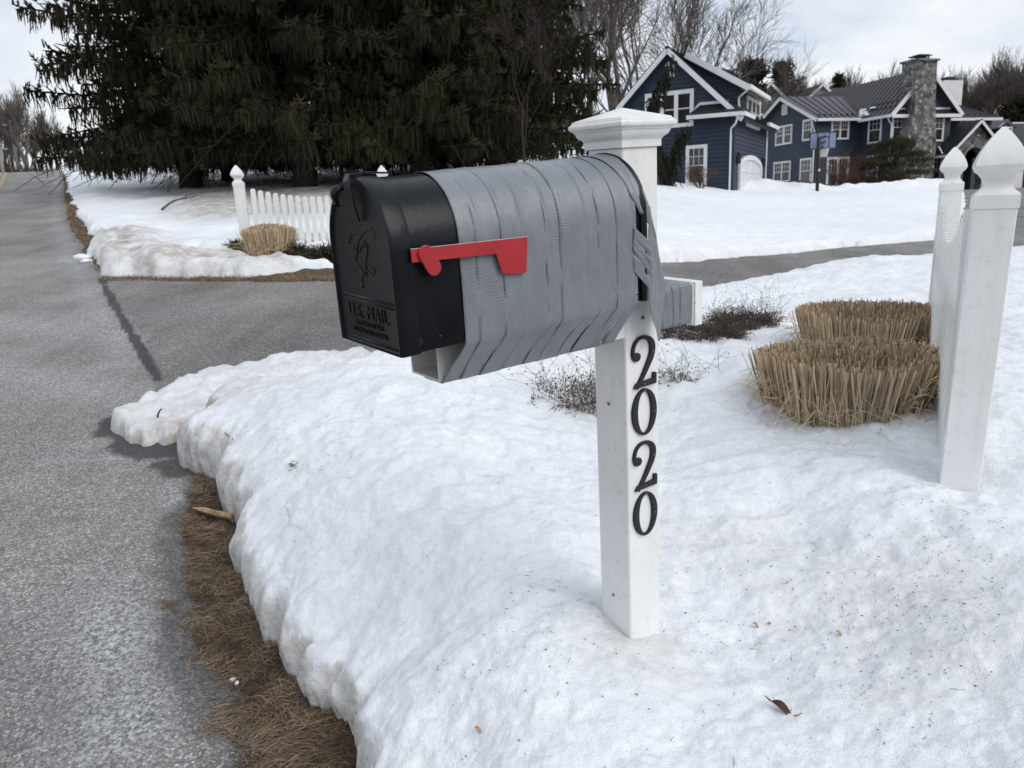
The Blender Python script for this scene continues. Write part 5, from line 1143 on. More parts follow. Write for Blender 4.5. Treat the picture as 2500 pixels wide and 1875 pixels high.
def seam_roof(A, B, C, D, pitch=.42, th=.14, hh=.045, wd=.035):
    m_, n = slab(A, B, C, D, th); A, B, C, D = [np.array(p, float) for p in (A, B, C, D)]; k = max(2, int(round(np.linalg.norm(B-A)/pitch)))
    for i in range(k+1):
        u = i/k; p, q = A+(B-A)*u, D+(C-D)*u
        if np.linalg.norm(q-p) > .1: m_.bar(p+n*hh*.45, q+n*hh*.45, wd, hh, n)
    return m_
def trim_bar(m, a, b, w, h, up): return m.bar(a, b, w, h, up)
# ================================================================== garage
Gc = at(1789, 473, 36.); ff = Fr(Gc, vec(-57)); fs = Fr(Gc, vec(28)); gz0 = 1.35
Gr = House('garage', 'dark blue gabled garage with white trim and arched white door', (Gc[0], Gc[1], gz0), 'garage')
sP, zP, zE = 3.14, 8.30, 5.35; wL = 2*sP; Ld = 8.3; dpt = .35
Gr.part(clap(ff, [(0, gz0), (wL, gz0), (wL, zE), (sP, zP), (0, zE)]), 'front_wall', 'navy_siding')
Gr.part(clap(fs, [(0.02, gz0), (Ld, gz0), (Ld, zE-.05), (0.02, zE-.05)], th=.2), 'side_wall', 'navy_siding')
ed = fs.e
def gp3(s, z, d): q = ff.P+ff.e*s+ed*d; return np.array((q[0], q[1], z))   # s leftwards from the corner, d into the depth
sl = (zP-zE)/sP
zr = zP+.18
rf = seam_roof(gp3(-.55, zr-sl*(sP+.55), -dpt), gp3(-.55, zr-sl*(sP+.55), Ld), gp3(sP, zr, Ld), gp3(sP, zr, -dpt)); Gr.part(rf, 'roof', 'roof_dark')
rf = seam_roof(gp3(wL+.55, zr-sl*(sP+.55), Ld), gp3(wL+.55, zr-sl*(sP+.55), -dpt), gp3(sP, zr, -dpt), gp3(sP, zr, Ld)); Gr.part(rf, 'roof', 'roof_dark')
m_ = MB()                                                     # rake boards
for sg in (1, -1):
    a = gp3(sP, zP+.02, -dpt-.02); b = gp3(sP+sg*(sP+.42), zP+.02-sl*(sP+.42), -dpt-.02); m_.bar(a-(b-a)*.0, b, .05, .22, (b-a)[[0, 1, 2]]*0+np.array((0, 0, 1.)))
Gr.part(m_, 'rake_board', 'white_trim')
# pent eave along part of the front and round the corner
zp = 5.20
m_ = MB(); m_.bar(ff(2.05, zp+.06, .55), ff(-.5, zp+.02, .55), .12, .17); m_.bar(ff(-.55, zp+.02, .5), fs(1.75, zp+.02, .52), .12, .17); m_.bar(ff(2.05, zp+.06, .02), ff(2.05, zp+.06, .50), .1, .17)
Gr.part(m_, 'gutter', 'white_trim')
m_ = MB().prism([ff(2.02, zp+.16, .56), ff(-.52, zp+.12, .56), ff(.2, zp+.56, .03), ff(1.62, zp+.60, .03)], (0, 0, -.05)); m_.prism([ff(-.52, zp+.12, .52), fs(1.75, zp+.12, .52), fs(1.75, zp+.62, .03), ff(.2, zp+.56, .03)], (0, 0, -.05))
m_.prism([ff(2.02, zp+.0, .5), ff(-.5, zp-.04, .5), ff(-.02, zp-.04, .03), ff(2.02, zp, .03)], (0, 0, -.03))
Gr.part(m_, 'pent_roof', 'roof_dark')
m_ = MB(); m_.bar(ff(1.62, zp+.66, .05), ff(.30, zp+.64, .05), .06, .12); m_.bar(ff(1.62, zp+.66, .05), ff(2.08, zp+.20, .05), .06, .10); Gr.part(m_, 'pent_trim', 'white_trim')
def downspout(H, pts, r=.045, name='downspout'): return H.part(MB().tube(pts, r, 8), name, 'white_trim')
downspout(Gr, [ff(-.30, zp-.05, .50), ff(-.10, zp-.35, .20), ff(.14, zp-.55, .08), ff(.14, zp-.8, .07), ff(.14, 1.6, .07)])
# shed dormer on the right slope
zd = 6.45; f2 = Fr(ff.P+ed*.55, ff.e)
ck = [(0, zE-.2), (0, zd), (sP-.35, zP+.02), (sP-.6, zP-.45)]
Gr.part(clap(f2, [(0.0, zE-.3), (sP-.30, zP+.0-.05), (0.0, zd)], th=.15), 'dormer_cheek', 'navy_siding')
Gr.part(clap(fs, [(.57, zE-.05), (4.9, zE-.05), (4.9, zd), (.57, zd)], th=.15), 'dormer_wall', 'navy_siding')
sd_ = (zP+.10-zd)/sP
rf, n_ = slab(gp3(-.62, zd+.10-.25*sd_, .15), gp3(-.62, zd+.10-.25*sd_, 5.4), gp3(sP, zP+.16, 5.4), gp3(sP-.15, zP+.10, .15), .10); Gr.part(rf, 'dormer_roof', 'roof_dark')
m_ = MB(); m_.bar(gp3(sP-.75, zP-.20, .13), gp3(-.55, zd+.0-.1, .13), .06, .26); m_.bar(gp3(-.60, zd-.06, .12), gp3(-.60, zd-.06, 5.3), .14, .18); m_.bar(gp3(sP-.75, zP-.62, .50), gp3(.05, zE-.10, .50), .06, .14)
Gr.part(m_, 'dormer_trim', 'white_trim')
downspout(Gr, [gp3(-.58, zd-.12, .22), gp3(-.30, zd-.3, .30), gp3(-.07, zd-.45, .40), gp3(-.07, zE+.35, .42), gp3(-.15, zE+.18, .45)])
wpx(Gr, ff, (1676, 356), (1726, 452), grid=(3, 2), t=.13)
window(Gr, ff, 4.30, 4.92, 1.90, 6.56, cols=3, grid=None, t=.15)
window(Gr, fs, 2.35, 4.95, 5.75, 6.32, cols=3, grid=None, t=.13)
# louvre vent
v0, v1 = 2.86, 3.31; m_ = MB(); pts = [(v0, 7.2), (v1, 7.2), (v1, 7.72)]+[((v0+v1)/2+(v1-v0)/2*math.cos(t), 7.72+.14*math.sin(t)) for t in np.linspace(0, math.pi, 9)[1:-1]]+[(v0, 7.72)]
m_.prism([ff(a, z, .0) for a, z in pts], ff.n*.06); vt = Gr.part(m_, 'gable_vent', 'white_trim'); m_ = MB()
for k in range(8): m_.bar(ff(v0+.04, 7.26+k*.062, .07), ff(v1-.04, 7.26+k*.062, .07), .03, .022)
Gr.part(m_, 'louvre', 'white_trim', vt)
# arched garage door in the side wall
d0, d1, zs_, zt2 = .94, 6.6, 3.05, 3.62
def arch_pts(a0, a1, z0, zs1, zt1, n=14): return [(a0, z0), (a1, z0), (a1, zs1)]+[((a0+a1)/2+(a1-a0)/2*math.cos(t), zs1+(zt1-zs1)*math.sin(t)) for t in np.linspace(0, math.pi, n)[1:-1]]+[(a0, zs1)]
m_ = MB(); o_ = arch_pts(d0, d1, gz0, zs_, zt2, 20); i_ = arch_pts(d0+.22, d1-.22, gz0, zs_-.03, zt2-.22, 20)
for k in range(1, len(o_)): 
    k2 = (k+1) % len(o_); m_.prism([fs(*o_[k], .0), fs(*o_[k2], .0), fs(*i_[k2], .0), fs(*i_[k], .0)], fs.n*.14)
dr = Gr.part(m_, 'door_surround', 'white_trim')
m_ = MB().prism([fs(a, z, .0) for a, z in i_], fs.n*.055); gd = Gr.part(m_, 'garage_door', 'garage_door_white'); m_ = MB()
for x in np.linspace(d0+.3, d1-.3, 13): m_.bar(fs(x, gz0, .062), fs(x, zs_+.15, .062), .07, .03, fs.n)
for z in (1.9, 2.3, 2.85): m_.bar(fs(d0+.24, z, .064), fs(d1-.24, z, .064), .10, .03, fs.n)
Gr.part(m_, 'door_panelling', 'garage_door_white', gd)
for s in (.55, 7.1):
    m_ = MB().box((-.07, -.07, -.2), (.07, .07, .2)); q = fs(s, 3.32, .12); m_.V = [tuple(np.array(v)+q) for v in m_.V]; m_.lathe(q+np.array((0, 0, .2)), [(.12, 0), (.02, .12)], 8); Gr.part(m_, 'wall_lamp', 'black_metal')
downspout(Gr, [fs(7.9, zE-.1, .1), fs(7.9, 1.3, .08)])
m_ = MB(); m_.bar(fs(5.85, zE-.12, .5), fs(Ld+.5, zE-.12, .5), .14, .18); Gr.part(m_, 'gutter', 'white_trim')
m_ = MB().prism([ff(1.52, 2.58, .074), ff(1.36, 2.58, .074), ff(1.36, 2.82, .074), ff(1.52, 2.82, .074)], ff.n*.003); Gr.part(m_, 'notice', 'paper')
m_ = MB(); m_.prism([ff(-.05, gz0, .03), ff(wL, gz0, .03), ff(wL, 1.86, .03), ff(-.05, 1.80, .03)], ff.n*.06); Gr.part(m_, 'foundation', 'stone_grey')
for fr_ in (ff,): 
    m_ = MB(); m_.prism([fr_(-.03, gz0, -.0), fr_(.09, gz0, -.0), fr_(.09, zE-.2, 0), fr_(-.03, zE-.2, 0)], fr_.n*.06); Gr.part(m_, 'corner_board', 'navy_siding')
# ================================================================== main house
e1, e2 = vec(76), vec(-14)
def r4(x, y): return 1800+x/3.16, 100+y/3.16
def z5(x, y): return 2220+x/6.636, 250+y/6.636
G0 = at(2165, 461, 50.); hz = 1.0
Hm = House('house', 'large dark blue house with metal roofs, stone chimney and stone porch', (G0[0], G0[1], hz))
fm = Fr(G0, e1); fe = Fr(G0, e2); I_ = G0+2.75*e2; fw_ = Fr(I_, e1); K = I_-3.4*e1; fg = Fr(K, e2)
def hp(a, d, z): q = np.array([G0[0], G0[1], 0])+e1*a+e2*d; return np.array((q[0], q[1], z))
WG = 4.45; mid = 2.15; zE = 6.30; zA = 9.0
Hm.part(clap(fm, [(0, hz), (WG, hz), (WG, zE), (0, zE)], .19), 'gable_wall', 'navy_siding')
slp = (zA-zE)/(mid+.35)
Hm.part(clap(Fr(G0+.0*e2, e1), [(.0, zE+.02), (WG-.1, zE+.02), (mid, zA-.25)], .19), 'gable_wall', 'navy_siding')
Hm.part(clap(fe, [(0, hz), (2.75, hz), (2.75, zE), (0, zE)], .19), 'side_wall', 'navy_siding')
Hm.part(clap(fw_, [(-3.4, hz), (0, hz), (0, zE+.05), (-3.4, zE+.05)], .19), 'wing_wall', 'navy_siding')
GW = 6.9; gm = 3.75; zgE = 6.55; zgA = 8.22
Hm.part(clap(fg, [(0, hz), (GW, hz), (GW, zgE+.0), (gm, zgA-.05), (0, zgE)], .19), 'wing_gable_wall', 'navy_siding')
# roofs
R1 = seam_roof(hp(-.42, -.5, zE+.02), hp(-.42, 11, zE+.02), hp(mid, 11, zA+.05), hp(mid, -.5, zA+.05)); Hm.part(R1, 'roof', 'roof_metal')
R2 = seam_roof(hp(WG+.4, 11, zE+.02), hp(WG+.4, -.5, zE+.02), hp(mid, -.5, zA+.05), hp(mid, 11, zA+.05)); Hm.part(R2, 'roof', 'roof_metal')
Kd = 2.75; ws = -3.4
R3 = seam_roof(hp(ws-.35, Kd-.42, zgE-.12), hp(.6, Kd-.42, zgE-.12), hp(2.4, Kd+gm, zgA+.10), hp(ws-.35, Kd+gm, zgA+.10)); Hm.part(R3, 'wing_roof', 'roof_metal')
R4 = seam_roof(hp(2.4, Kd+GW+.4, zgE-.12), hp(ws-.35, Kd+GW+.4, zgE-.12), hp(ws-.35, Kd+gm, zgA+.10), hp(2.4, Kd+gm, zgA+.10)); Hm.part(R4, 'wing_roof', 'roof_metal')
m_ = MB()
a = hp(ws-.36, Kd+gm, zgA-.02)
m_.bar(a, hp(ws-.36, Kd-.42, zgE-.22), .05, .22); m_.bar(a, hp(ws-.36, Kd+GW+.42, zgE-.22), .05, .22)
Hm.part(m_, 'rake_board', 'white_trim')
m_ = MB(); a = hp(mid, -.52, zA-.05); m_.bar(a, hp(-.44, -.52, zE-.08), .05, .24); m_.bar(a, hp(WG+.42, -.52, zE-.08), .05, .24); Hm.part(m_, 'rake_board', 'white_trim')
m_ = MB(); m_.bar(hp(-.55, -.5, zE-.07), hp(-.55, 2.4, zE-.07), .15, .17); m_.bar(hp(-.5, Kd-.52, zgE-.22), hp(ws-.3, Kd-.52, zgE-.22), .15, .17); Hm.part(m_, 'gutter', 'white_trim')
# gable skirt roof and boards
m_ = MB(); m_.bar(fm(-.40, zE-.10, .50), fm(WG+.35, zE-.10, .50), .08, .20); m_.bar(fm(.15, zE+.38, .06), fm(WG-.15, zE+.38, .06), .06, .13); m_.bar(fm(1.50, zE+.44, .06), fm(1.50, zA-.55, .06), .12, .06, fm.n)
Hm.part(m_, 'gable_trim', 'white_trim')
m_ = MB().prism([fm(-.38, zE+.02, .5), fm(WG+.33, zE+.02, .5), fm(WG+.2, zE+.34, .03), fm(-.2, zE+.34, .03)], (0, 0, -.06)); Hm.part(m_, 'skirt_roof', 'roof_dark')
# quarter round window
qx0, qx1, qz0, qz1 = .74, 1.34, 7.02, 7.62; pts = [(qx1, qz0), (qx1, qz1)]+[(qx1-(qx1-qx0)*math.sin(t), qz0+(qz1-qz0)*math.cos(t)) for t in np.linspace(0, math.pi/2, 8)[1:]]
o = Hm.part(MB().prism([fm(a, z, .03) for a, z in pts], fm.n*.07), 'quarter_window', 'white_trim'); c_ = np.array((qx1-.24, qz0+.22))
Hm.part(MB().prism([fm(*(c_+(np.array(p)-c_)*.72), .101) for p in pts], fm.n*.004), 'pane', 'glass_dark', o)
# windows of the front gable, side wall, wing wall and wing gable
wpx(Hm, fm, r4(1195, 565), r4(1288, 768)); wpx(Hm, fm, r4(1490, 580), r4(1578, 775)); wpx(Hm, fm, r4(1480, 873), r4(1556, 1103)); window(Hm, fm, .12, 2.05, 1.0, 4.0)
wpx(Hm, fe, r4(1024, 592), r4(1112, 783)); window(Hm, fe, 1.9, 2.05, .85, 4.0)
window(Hm, fw_, -2.35, 5.12, -1.0, 6.36, cols=2, grid=(3, 2)); window(Hm, fw_, -2.55, 2.05, -.85, 4.02, cols=2, grid=(3, 2), t=.12)
for p, q, c in (((305, 658), (363, 806), 1), ((368, 646), (425, 795), 1), ((516, 605), (580, 768), 1), ((290, 930), (412, 1090), 2), ((495, 905), (573, 1100), 1)):
    (a, b), (c2, d2) = fg.px(*r4(*p)), fg.px(*r4(*q)); window(Hm, fg, a, (fg.px(*r4(p[0], q[1]))[1]+d2)/2, c2, (b+fg.px(*r4(q[0], p[1]))[1])/2, cols=c)
a, b = fg.px(*r4(353, 493)); c2, d2 = fg.px(*r4(390, 565)); m_ = MB().prism([fg(a, d2, .02), fg(c2, d2, .02), fg(c2, b, .02), fg(a, b, .02)], fg.n*.07); vt = Hm.part(m_, 'gable_vent', 'white_trim'); m_ = MB()
for k in range(7): m_.bar(fg(min(a, c2)+.07, d2+.1+k*.085, .10), fg(max(a, c2)-.07, d2+.1+k*.085, .10), .02, .03)
Hm.part(m_, 'louvre', 'interior_pale', vt)
downspout(Hm, [hp(-.55, -.3, zE-.15), fm(-.25, zE-.4, .12), fm(-.06, zE-.55, .10), fm(-.06, 1.2, .10)]); downspout(Hm, [fg(-.1, zgE-.3, .45), fg(.2, zgE-.55, .12), fg(.06, zgE-.9, .1), fg(.06, 1.2, .1)])
# stone chimney: profile from the photo, 1 m deep
fc = Fr(G0-.75*e2, e1)
prf = [(.52, hz), (2.66, hz), (2.66, 4.4), (2.60, 5.0), (2.52, 5.6), (2.42, 6.2), (2.36, 7.0), (2.26, 8.9), (2.26, 9.35), (.68, 9.35), (.72, 8.7), (.88, 6.8), (.80, 6.0), (.70, 5.6), (.52, 5.25), (.44, 4.9), (.42, 4.2)]
m_ = MB().prism([fc(a, z, .15) for a, z in prf], -fc.n*1.15); ch = Hm.part(m_, 'chimney', 'fieldstone')
m_ = MB().prism([fc(.58, 9.35, .25), fc(2.36, 9.35, .25), fc(2.36, 9.35, -1.1), fc(.58, 9.35, -1.1)], (0, 0, .12)); Hm.part(m_, 'chimney_crown', 'fieldstone', ch)
m_ = MB().prism([fc(1.02, 9.47, 0), fc(1.80, 9.47, 0), fc(1.80, 9.47, -.7), fc(1.02, 9.47, -.7)], (0, 0, .10)); m_.prism([fc(.90, 9.66, .1), fc(1.92, 9.66, .1), fc(1.92, 9.66, -.8), fc(.90, 9.66, -.8)], (0, 0, .05)); m_.prism([fc(1.05, 9.71, 0), fc(1.77, 9.71, 0), fc(1.77, 9.71, -.6), fc(1.05, 9.71, -.6)], (0, 0, .05))
for a in (1.06, 1.76):
    for d in (-.04, -.66): m_.bar(fc(a, 9.5, d), fc(a, 9.68, d), .04, .04, (1, 0, 0))
Hm.part(m_, 'chimney_cap', 'black_metal', ch)
# white chimney further back
f6 = Fr(G0+6*e2, e1); m_ = MB().prism([f6(9.25, 6.4, 0), f6(10.95, 6.4, 0), f6(10.95, 9.35, 0), f6(9.25, 9.35, 0)], -f6.n*1.2); c2 = Hm.part(m_, 'white_chimney', 'stucco_white')
m_ = MB().prism([f6(9.75, 9.35, -.2), f6(10.45, 9.35, -.2), f6(10.45, 9.62, -.2), f6(9.75, 9.62, -.2)], -f6.n*.7); Hm.part(m_, 'chimney_pot', 'roof_dark', c2)
# right hand wing with hipped metal roof
d_ = 1.0; xR = WG; XE = 9.0
frw = Fr(G0+d_*e2, e1)
Hm.part(clap(frw, [(WG, hz), (XE-.3, hz), (XE-.3, 6.1), (WG, 6.1)], .19), 'wing_wall', 'navy_siding')
R5 = seam_roof(hp(WG-.1, d_-.45, 6.14), hp(XE, d_-.45, 6.14), hp(6.2, d_+4.2, 8.35), hp(WG-.1, d_+4.2, 8.35)); Hm.part(R5, 'wing_roof', 'roof_metal')
R6 = seam_roof(hp(XE, d_-.45, 6.14), hp(XE, d_+8, 6.14), hp(6.25, d_+8, 8.30), hp(6.2, d_+4.2, 8.35)); Hm.part(R6, 'wing_roof', 'roof_metal')
m_ = MB(); m_.bar(hp(WG, d_-.52, 6.06), hp(XE, d_-.52, 6.06), .14, .17); m_.bar(frw(WG+.1, 4.45, .08), frw(WG+1.75, 5.95, .08), .06, .14); Hm.part(m_, 'gutter', 'white_trim')
# stone porch gable
dp = -1.2; fp = Fr(G0+dp*e2, e1); pc = WG+.90; pw2 = 2.15; zpe = 3.85; zpa = 5.78
def ap(a0, a1, z0, zs1, zt1, n): return [((a0+a1)/2+(a1-a0)/2*math.cos(t), zs1+(zt1-zs1)*math.sin(t)) for t in np.linspace(0, math.pi, n)]
A_ = ap(pc-.72, pc+.72, hz, 3.45, 4.16, 17); m_ = MB()
outer = [(pc+pw2-.2, 3.45)]+[(pc+(pw2-.2)*(1-t), 3.45+(0)*t) for t in ()]
def topz(a): return zpa-.12-abs(a-pc)*(zpa-zpe)/pw2
m_.prism([fp(pc-pw2+.2, hz), fp(pc-.72, hz), fp(pc-.72, 3.45), fp(pc-pw2+.2, 3.45)], -fp.n*.5); m_.prism([fp(pc+.72, hz), fp(pc+pw2-.2, hz), fp(pc+pw2-.2, 3.45), fp(pc+.72, 3.45)], -fp.n*.5)
m_.prism([fp(pc+.72, 3.45), fp(pc+pw2-.2, 3.45), fp(pc+pw2-.2, topz(pc+pw2-.2)), fp(pc+.72, topz(pc+.72))], -fp.n*.5); m_.prism([fp(pc-pw2+.2, 3.45), fp(pc-.72, 3.45), fp(pc-.72, topz(pc-.72)), fp(pc-pw2+.2, topz(pc-pw2+.2))], -fp.n*.5)
for p, q in zip(A_[:-1], A_[1:]): m_.prism([fp(*p), fp(p[0], topz(p[0])), fp(q[0], topz(q[0])), fp(*q)], -fp.n*.5)
po = Hm.part(m_, 'stone_porch', 'fieldstone'); m_ = MB(); B2 = ap(pc-.98, pc+.98, hz, 3.45, 4.44, 17)
for k, (p, q, r_, s_) in enumerate(zip(A_[:-1], A_[1:], B2[1:], B2[:-1])):
    g_ = .015; P_ = [np.array(v) for v in (p, q, r_, s_)]; c_ = sum(P_)/4; m_.prism([fp(*(c_+(v-c_)*.93), .0) for v in P_], fp.n*.045)
Hm.part(m_, 'arch_stones', 'fieldstone', po)
m_ = MB().prism([fp(pc-1.9, hz, -2.0), fp(pc+1.9, hz, -2.0), fp(pc+1.9, 4.6, -2.0), fp(pc-1.9, 4.6, -2.0)], -fp.n*.1); Hm.part(m_, 'porch_back_wall', 'dark_hole', po)
m_ = MB().prism([fp(pc-.2, hz, -1.9), fp(pc+.75, hz, -1.9), fp(pc+.75, 3.2, -1.9), fp(pc-.2, 3.2, -1.9)], fp.n*.06); m_.bar(fp(pc+.25, 1.4, -1.8), fp(pc+.25, 3.3, -1.8), .07, .07, (1, 0, 0)); Hm.part(m_, 'front_door', 'roof_dark', po)
for sg in (-1, 1):
    a = pc+sg*(pw2+.12)
    R7 = seam_roof(*( (fp(a, zpe-.1, .35), fp(a, zpe-.1, -2.6), fp(pc, zpa+.06, -2.6), fp(pc, zpa+.06, .35)) if sg > 0 else (fp(a, zpe-.1, -2.6), fp(a, zpe-.1, .35), fp(pc, zpa+.06, .35), fp(pc, zpa+.06, -2.6)) ), th=.1); Hm.part(R7, 'porch_roof', 'roof_dark', po)
m_ = MB()
for sg in (-1, 1): m_.bar(fp(pc, zpa-.04, .36), fp(pc+sg*(pw2+.1), zpe-.17, .36), .05, .16); m_.bar(fp(pc+sg*(pw2+.15), zpe-.17, .35), fp(pc+sg*(pw2+.15), zpe-.17, -1.8), .14, .15)
Hm.part(m_, 'porch_trim', 'white_trim', po); downspout(Hm, [fp(pc-pw2-.05, zpe-.25, .2), fp(pc-pw2+.15, zpe-.5, .05), fp(pc-pw2+.15, 1.2, .05)])
m_ = MB().bar(fp(pc-pw2+.02, zpe+.02, -.3), fp(pc-pw2+.75, zpe+.72, -1.6), .10, .05); Hm.part(m_, 'snow_patch', 'snow_lawn', po)
m_ = MB(); q0 = hp(.25, 2.4, 6.98)
for k in range(26):
    r_ = random.Random(k); c_ = hp(-.05+.55*r_.random()-.3, 1.9+1.2*r_.random(), 0); zz = zE+.02+(c_ @ e1-np.array([G0[0], G0[1], 0]) @ e1+.42)*(zA+.03-zE)/(mid+.42); m_.lathe((c_[0], c_[1], zz+.03), [(.16, -.04), (.15, .03), (.07, .08)], 8)
Hm.part(m_, 'roof_snow', 'snow_lawn')
# snow guards
m_ = MB()
for k in range(22):
    for j, up in ((0, .45), (1, .75)):
        d = -.2+k*.42+.21*j
        if d > 2.3: continue
        c_ = hp(-.42+up, d, zE+.02+up*(zA+.03-zE)/(mid+.42)+.04); m_.bar(c_-e2*.09, c_+e2*.09, .05, .09)
for k in range(12):
    a = ws+.2+k*.42
    if a < 0: c_ = hp(a, Kd-.42+.5, zgE-.12+.5*(zgA+.22-zgE)/(gm+.42)+.04); m_.bar(c_-e1*.09, c_+e1*.09, .05, .09)
for k in range(9): c_ = hp(WG+.4+k*.5, d_-.45+.5, 6.14+.5*2.2/4.65+.04); m_.bar(c_-e1*.09, c_+e1*.09, .05, .09)
Hm.part(m_, 'snow_guards', 'black_metal')
# low annex on the right
fx = Fr(G0+10.5*e1+3*e2, e1); x0, x1 = -.6, 9.0
Hm.part(poly_wall(fx, [(x0, hz), (x1, hz), (x1, 4.3), (x0, 4.3)]), 'annex_wall', 'stucco_white')
def fxp(a, z, d): return fx(a, z, d)
R8 = seam_roof(fx(x0-.3, 4.30, .5), fx(x1, 4.30, .5), fx(x1, 6.32, -3.2), fx(x0-.3, 6.32, -3.2)); Hm.part(R8, 'annex_roof', 'roof_metal')
m_ = MB(); m_.bar(fx(x0-.3, 4.22, .56), fx(x1, 4.22, .56), .14, .18); m_.bar(fx(x0-.3, 6.36, -3.2), fx(x1, 6.36, -3.2), .1, .1); Hm.part(m_, 'annex_trim', 'white_trim')
dm = MB().prism([fx(1.50, 4.7, -.4), fx(2.45, 4.7, -.4), fx(2.45, 5.86, -.4), fx(1.97, 6.25, -.4), fx(1.50, 5.86, -.4)], -fx.n*2.4); dmo = Hm.part(dm, 'dormer', 'navy_siding')
m_ = MB(); m_.bar(fx(1.97, 6.27, -.36), fx(1.36, 5.80, -.36), .06, .11); m_.bar(fx(1.97, 6.27, -.36), fx(2.58, 5.80, -.36), .06, .11); m_.bar(fx(1.45, 5.78, -.36), fx(2.5, 5.78, -.36), .05, .10); m_.bar(fx(1.52, 4.75, -.36), fx(1.52, 5.75, -.36), .09, .05, fx.n); m_.bar(fx(2.43, 4.75, -.36), fx(2.43, 5.75, -.36), .09, .05, fx.n); m_.bar(fx(1.97, 4.75, -.36), fx(1.97, 5.75, -.36), .05, .04, fx.n); Hm.part(m_, 'dormer_trim', 'white_trim', dmo)
Hm.part(MB().prism([fx(1.60, 4.8, -.395), fx(2.35, 4.8, -.395), fx(2.35, 5.7, -.395), fx(1.60, 5.7, -.395)], fx.n*.01), 'dormer_pane', 'glass_dark', dmo)
for sg in (-1, 1):
    A1_ = fx(1.97+sg*.72, 5.75, -.25); B1_ = fx(1.97+sg*.72, 5.75, -2.6); C1_, D1_ = fx(1.97, 6.36, -2.6), fx(1.97, 6.36, -.25); rr_, nn_ = slab(A1_, B1_, C1_, D1_, .05); Hm.part(rr_, 'dormer_roof', 'roof_metal', dmo)
m_ = MB().prism([fx(3.5, hz, .0), fx(6.2, hz, .0), fx(6.2, 3.5, .0), fx(3.5, 3.5, .0)], fx.n*.03); Hm.part(m_, 'annex_door', 'roof_dark')
m_ = MB().prism([fx(3.75, hz, .03), fx(5.95, hz, .03), fx(5.95, 3.3, .03), fx(3.75, 3.3, .03)], fx.n*.03); Hm.part(m_, 'annex_door_panel', 'white_trim')
# ================================================================== beige neighbour
Yb = 80; pk = at(1877.5, 205, Yb); fb = Fr(np.array((pk[0]-4.2, Yb-.0, 0)), vec(82)); sB, zB_ = fb.px(1877.5, 205); bz = float(ground(pk[0], Yb))-.5
Hb = House('beige_house', 'pale beige gabled house with grey shingle roof behind the blue house', (pk[0], pk[1], bz))
hb = 3.9; sl2 = .88
Hb.part(clap(fb, [(sB-hb, bz), (sB+hb, bz), (sB+hb, zB_-hb*sl2), (sB, zB_-.1), (sB-hb, zB_-hb*sl2)], .2), 'gable_wall', 'beige_siding')
eb = vec(-8)*1.0
def bp(a, z, d): q = fb.P+fb.e*a-fb.n*d; return np.array((q[0], q[1], z))
for sg in (-1, 1):
    P_ = [bp(sB+sg*(hb+.4), zB_-(hb+.4)*sl2+.1, -.4), bp(sB+sg*(hb+.4), zB_-(hb+.4)*sl2+.1, 9), bp(sB, zB_+.1, 9), bp(sB, zB_+.1, -.4)]; rr_, nn_ = slab(*P_, .15); Hb.part(rr_, 'roof', 'shingle')
m_ = MB()
for sg in (-1, 1): m_.bar(bp(sB, zB_, -.42), bp(sB+sg*(hb+.4), zB_-(hb+.4)*sl2, -.42), .05, .26)
Hb.part(m_, 'rake_board', 'white_trim')
f7 = Fr(at(1990, 300, 82), vec(86)); aL_, _ = f7.px(1895, 215); aR_, zR_ = f7.px(2110, 212); Hb.part(clap(f7, [(aL_, bz), (aR_, bz), (aR_, zR_-3.0), (aL_, zR_-3.0)], .2), 'side_wall', 'beige_siding')
def bq(a, z, d): q = f7.P+f7.e*a-f7.n*d; return np.array((q[0], q[1], z))
zr_ = at(1950, 212, 84)[2]
rr_, nn_ = slab(bq(aL_-.5, zr_-3.1, -.5), bq(aR_+.5, zr_-3.1, -.5), bq(aR_+.5, zr_, 3.6), bq(aL_-.5, zr_, 3.6), .15); Hb.part(rr_, 'roof', 'shingle')
p2 = f7.px(2006, 204); s2, z2 = p2; f8 = Fr(f7.P+f7.n*1.0, f7.e); s2, z2 = f8.px(2006, 204); Hb.part(clap(f8, [(s2-1.6, z2-3), (s2+2.2, z2-3), (s2+2.2, z2-1.9), (s2, z2-.1), (s2-1.6, z2-1.5)], .2), 'gable_wall', 'beige_siding')
def br(a, z, d): q = f8.P+f8.e*a-f8.n*d; return np.array((q[0], q[1], z))
for sg, ww in ((-1, 1.9), (1, 2.5)):
    rr_, nn_ = slab(br(s2+sg*ww, z2-ww*.88, -.3), br(s2+sg*ww, z2-ww*.88, 6), br(s2, z2, 6), br(s2, z2, -.3), .12); Hb.part(rr_, 'roof', 'shingle')
m_ = MB()
for sg, ww in ((-1, 1.9), (1, 2.5)): m_.bar(br(s2, z2-.12, -.32), br(s2+sg*ww, z2-.12-ww*.88, -.32), .05, .22)
Hb.part(m_, 'rake_board', 'white_trim')
for px, py, py2 in ((1907, 217, 224), (1944, 226, 234), (1993, 226, 232)):
    a, z = f7.px(px, py); Hb.part(MB().tube([bq(a, z-.6, 1.6), bq(a, z, 1.6)], .07, 8), 'vent_pipe', 'white_trim')
f9 = Fr(at(1862, 300, 70), vec(80)); a0_, z0_ = f9.px(1858, 262); a1_, z1_ = f9.px(1876, 278)
rr_, nn_ = slab(f9(a0_-3, z0_-.55, .4), f9(a1_+.9, z0_-.55, .4), f9(a0_+.2, z0_+1.6, -2), f9(a0_-3, z0_+1.6, -2), .15); Hb.part(rr_, 'porch_roof', 'shingle')
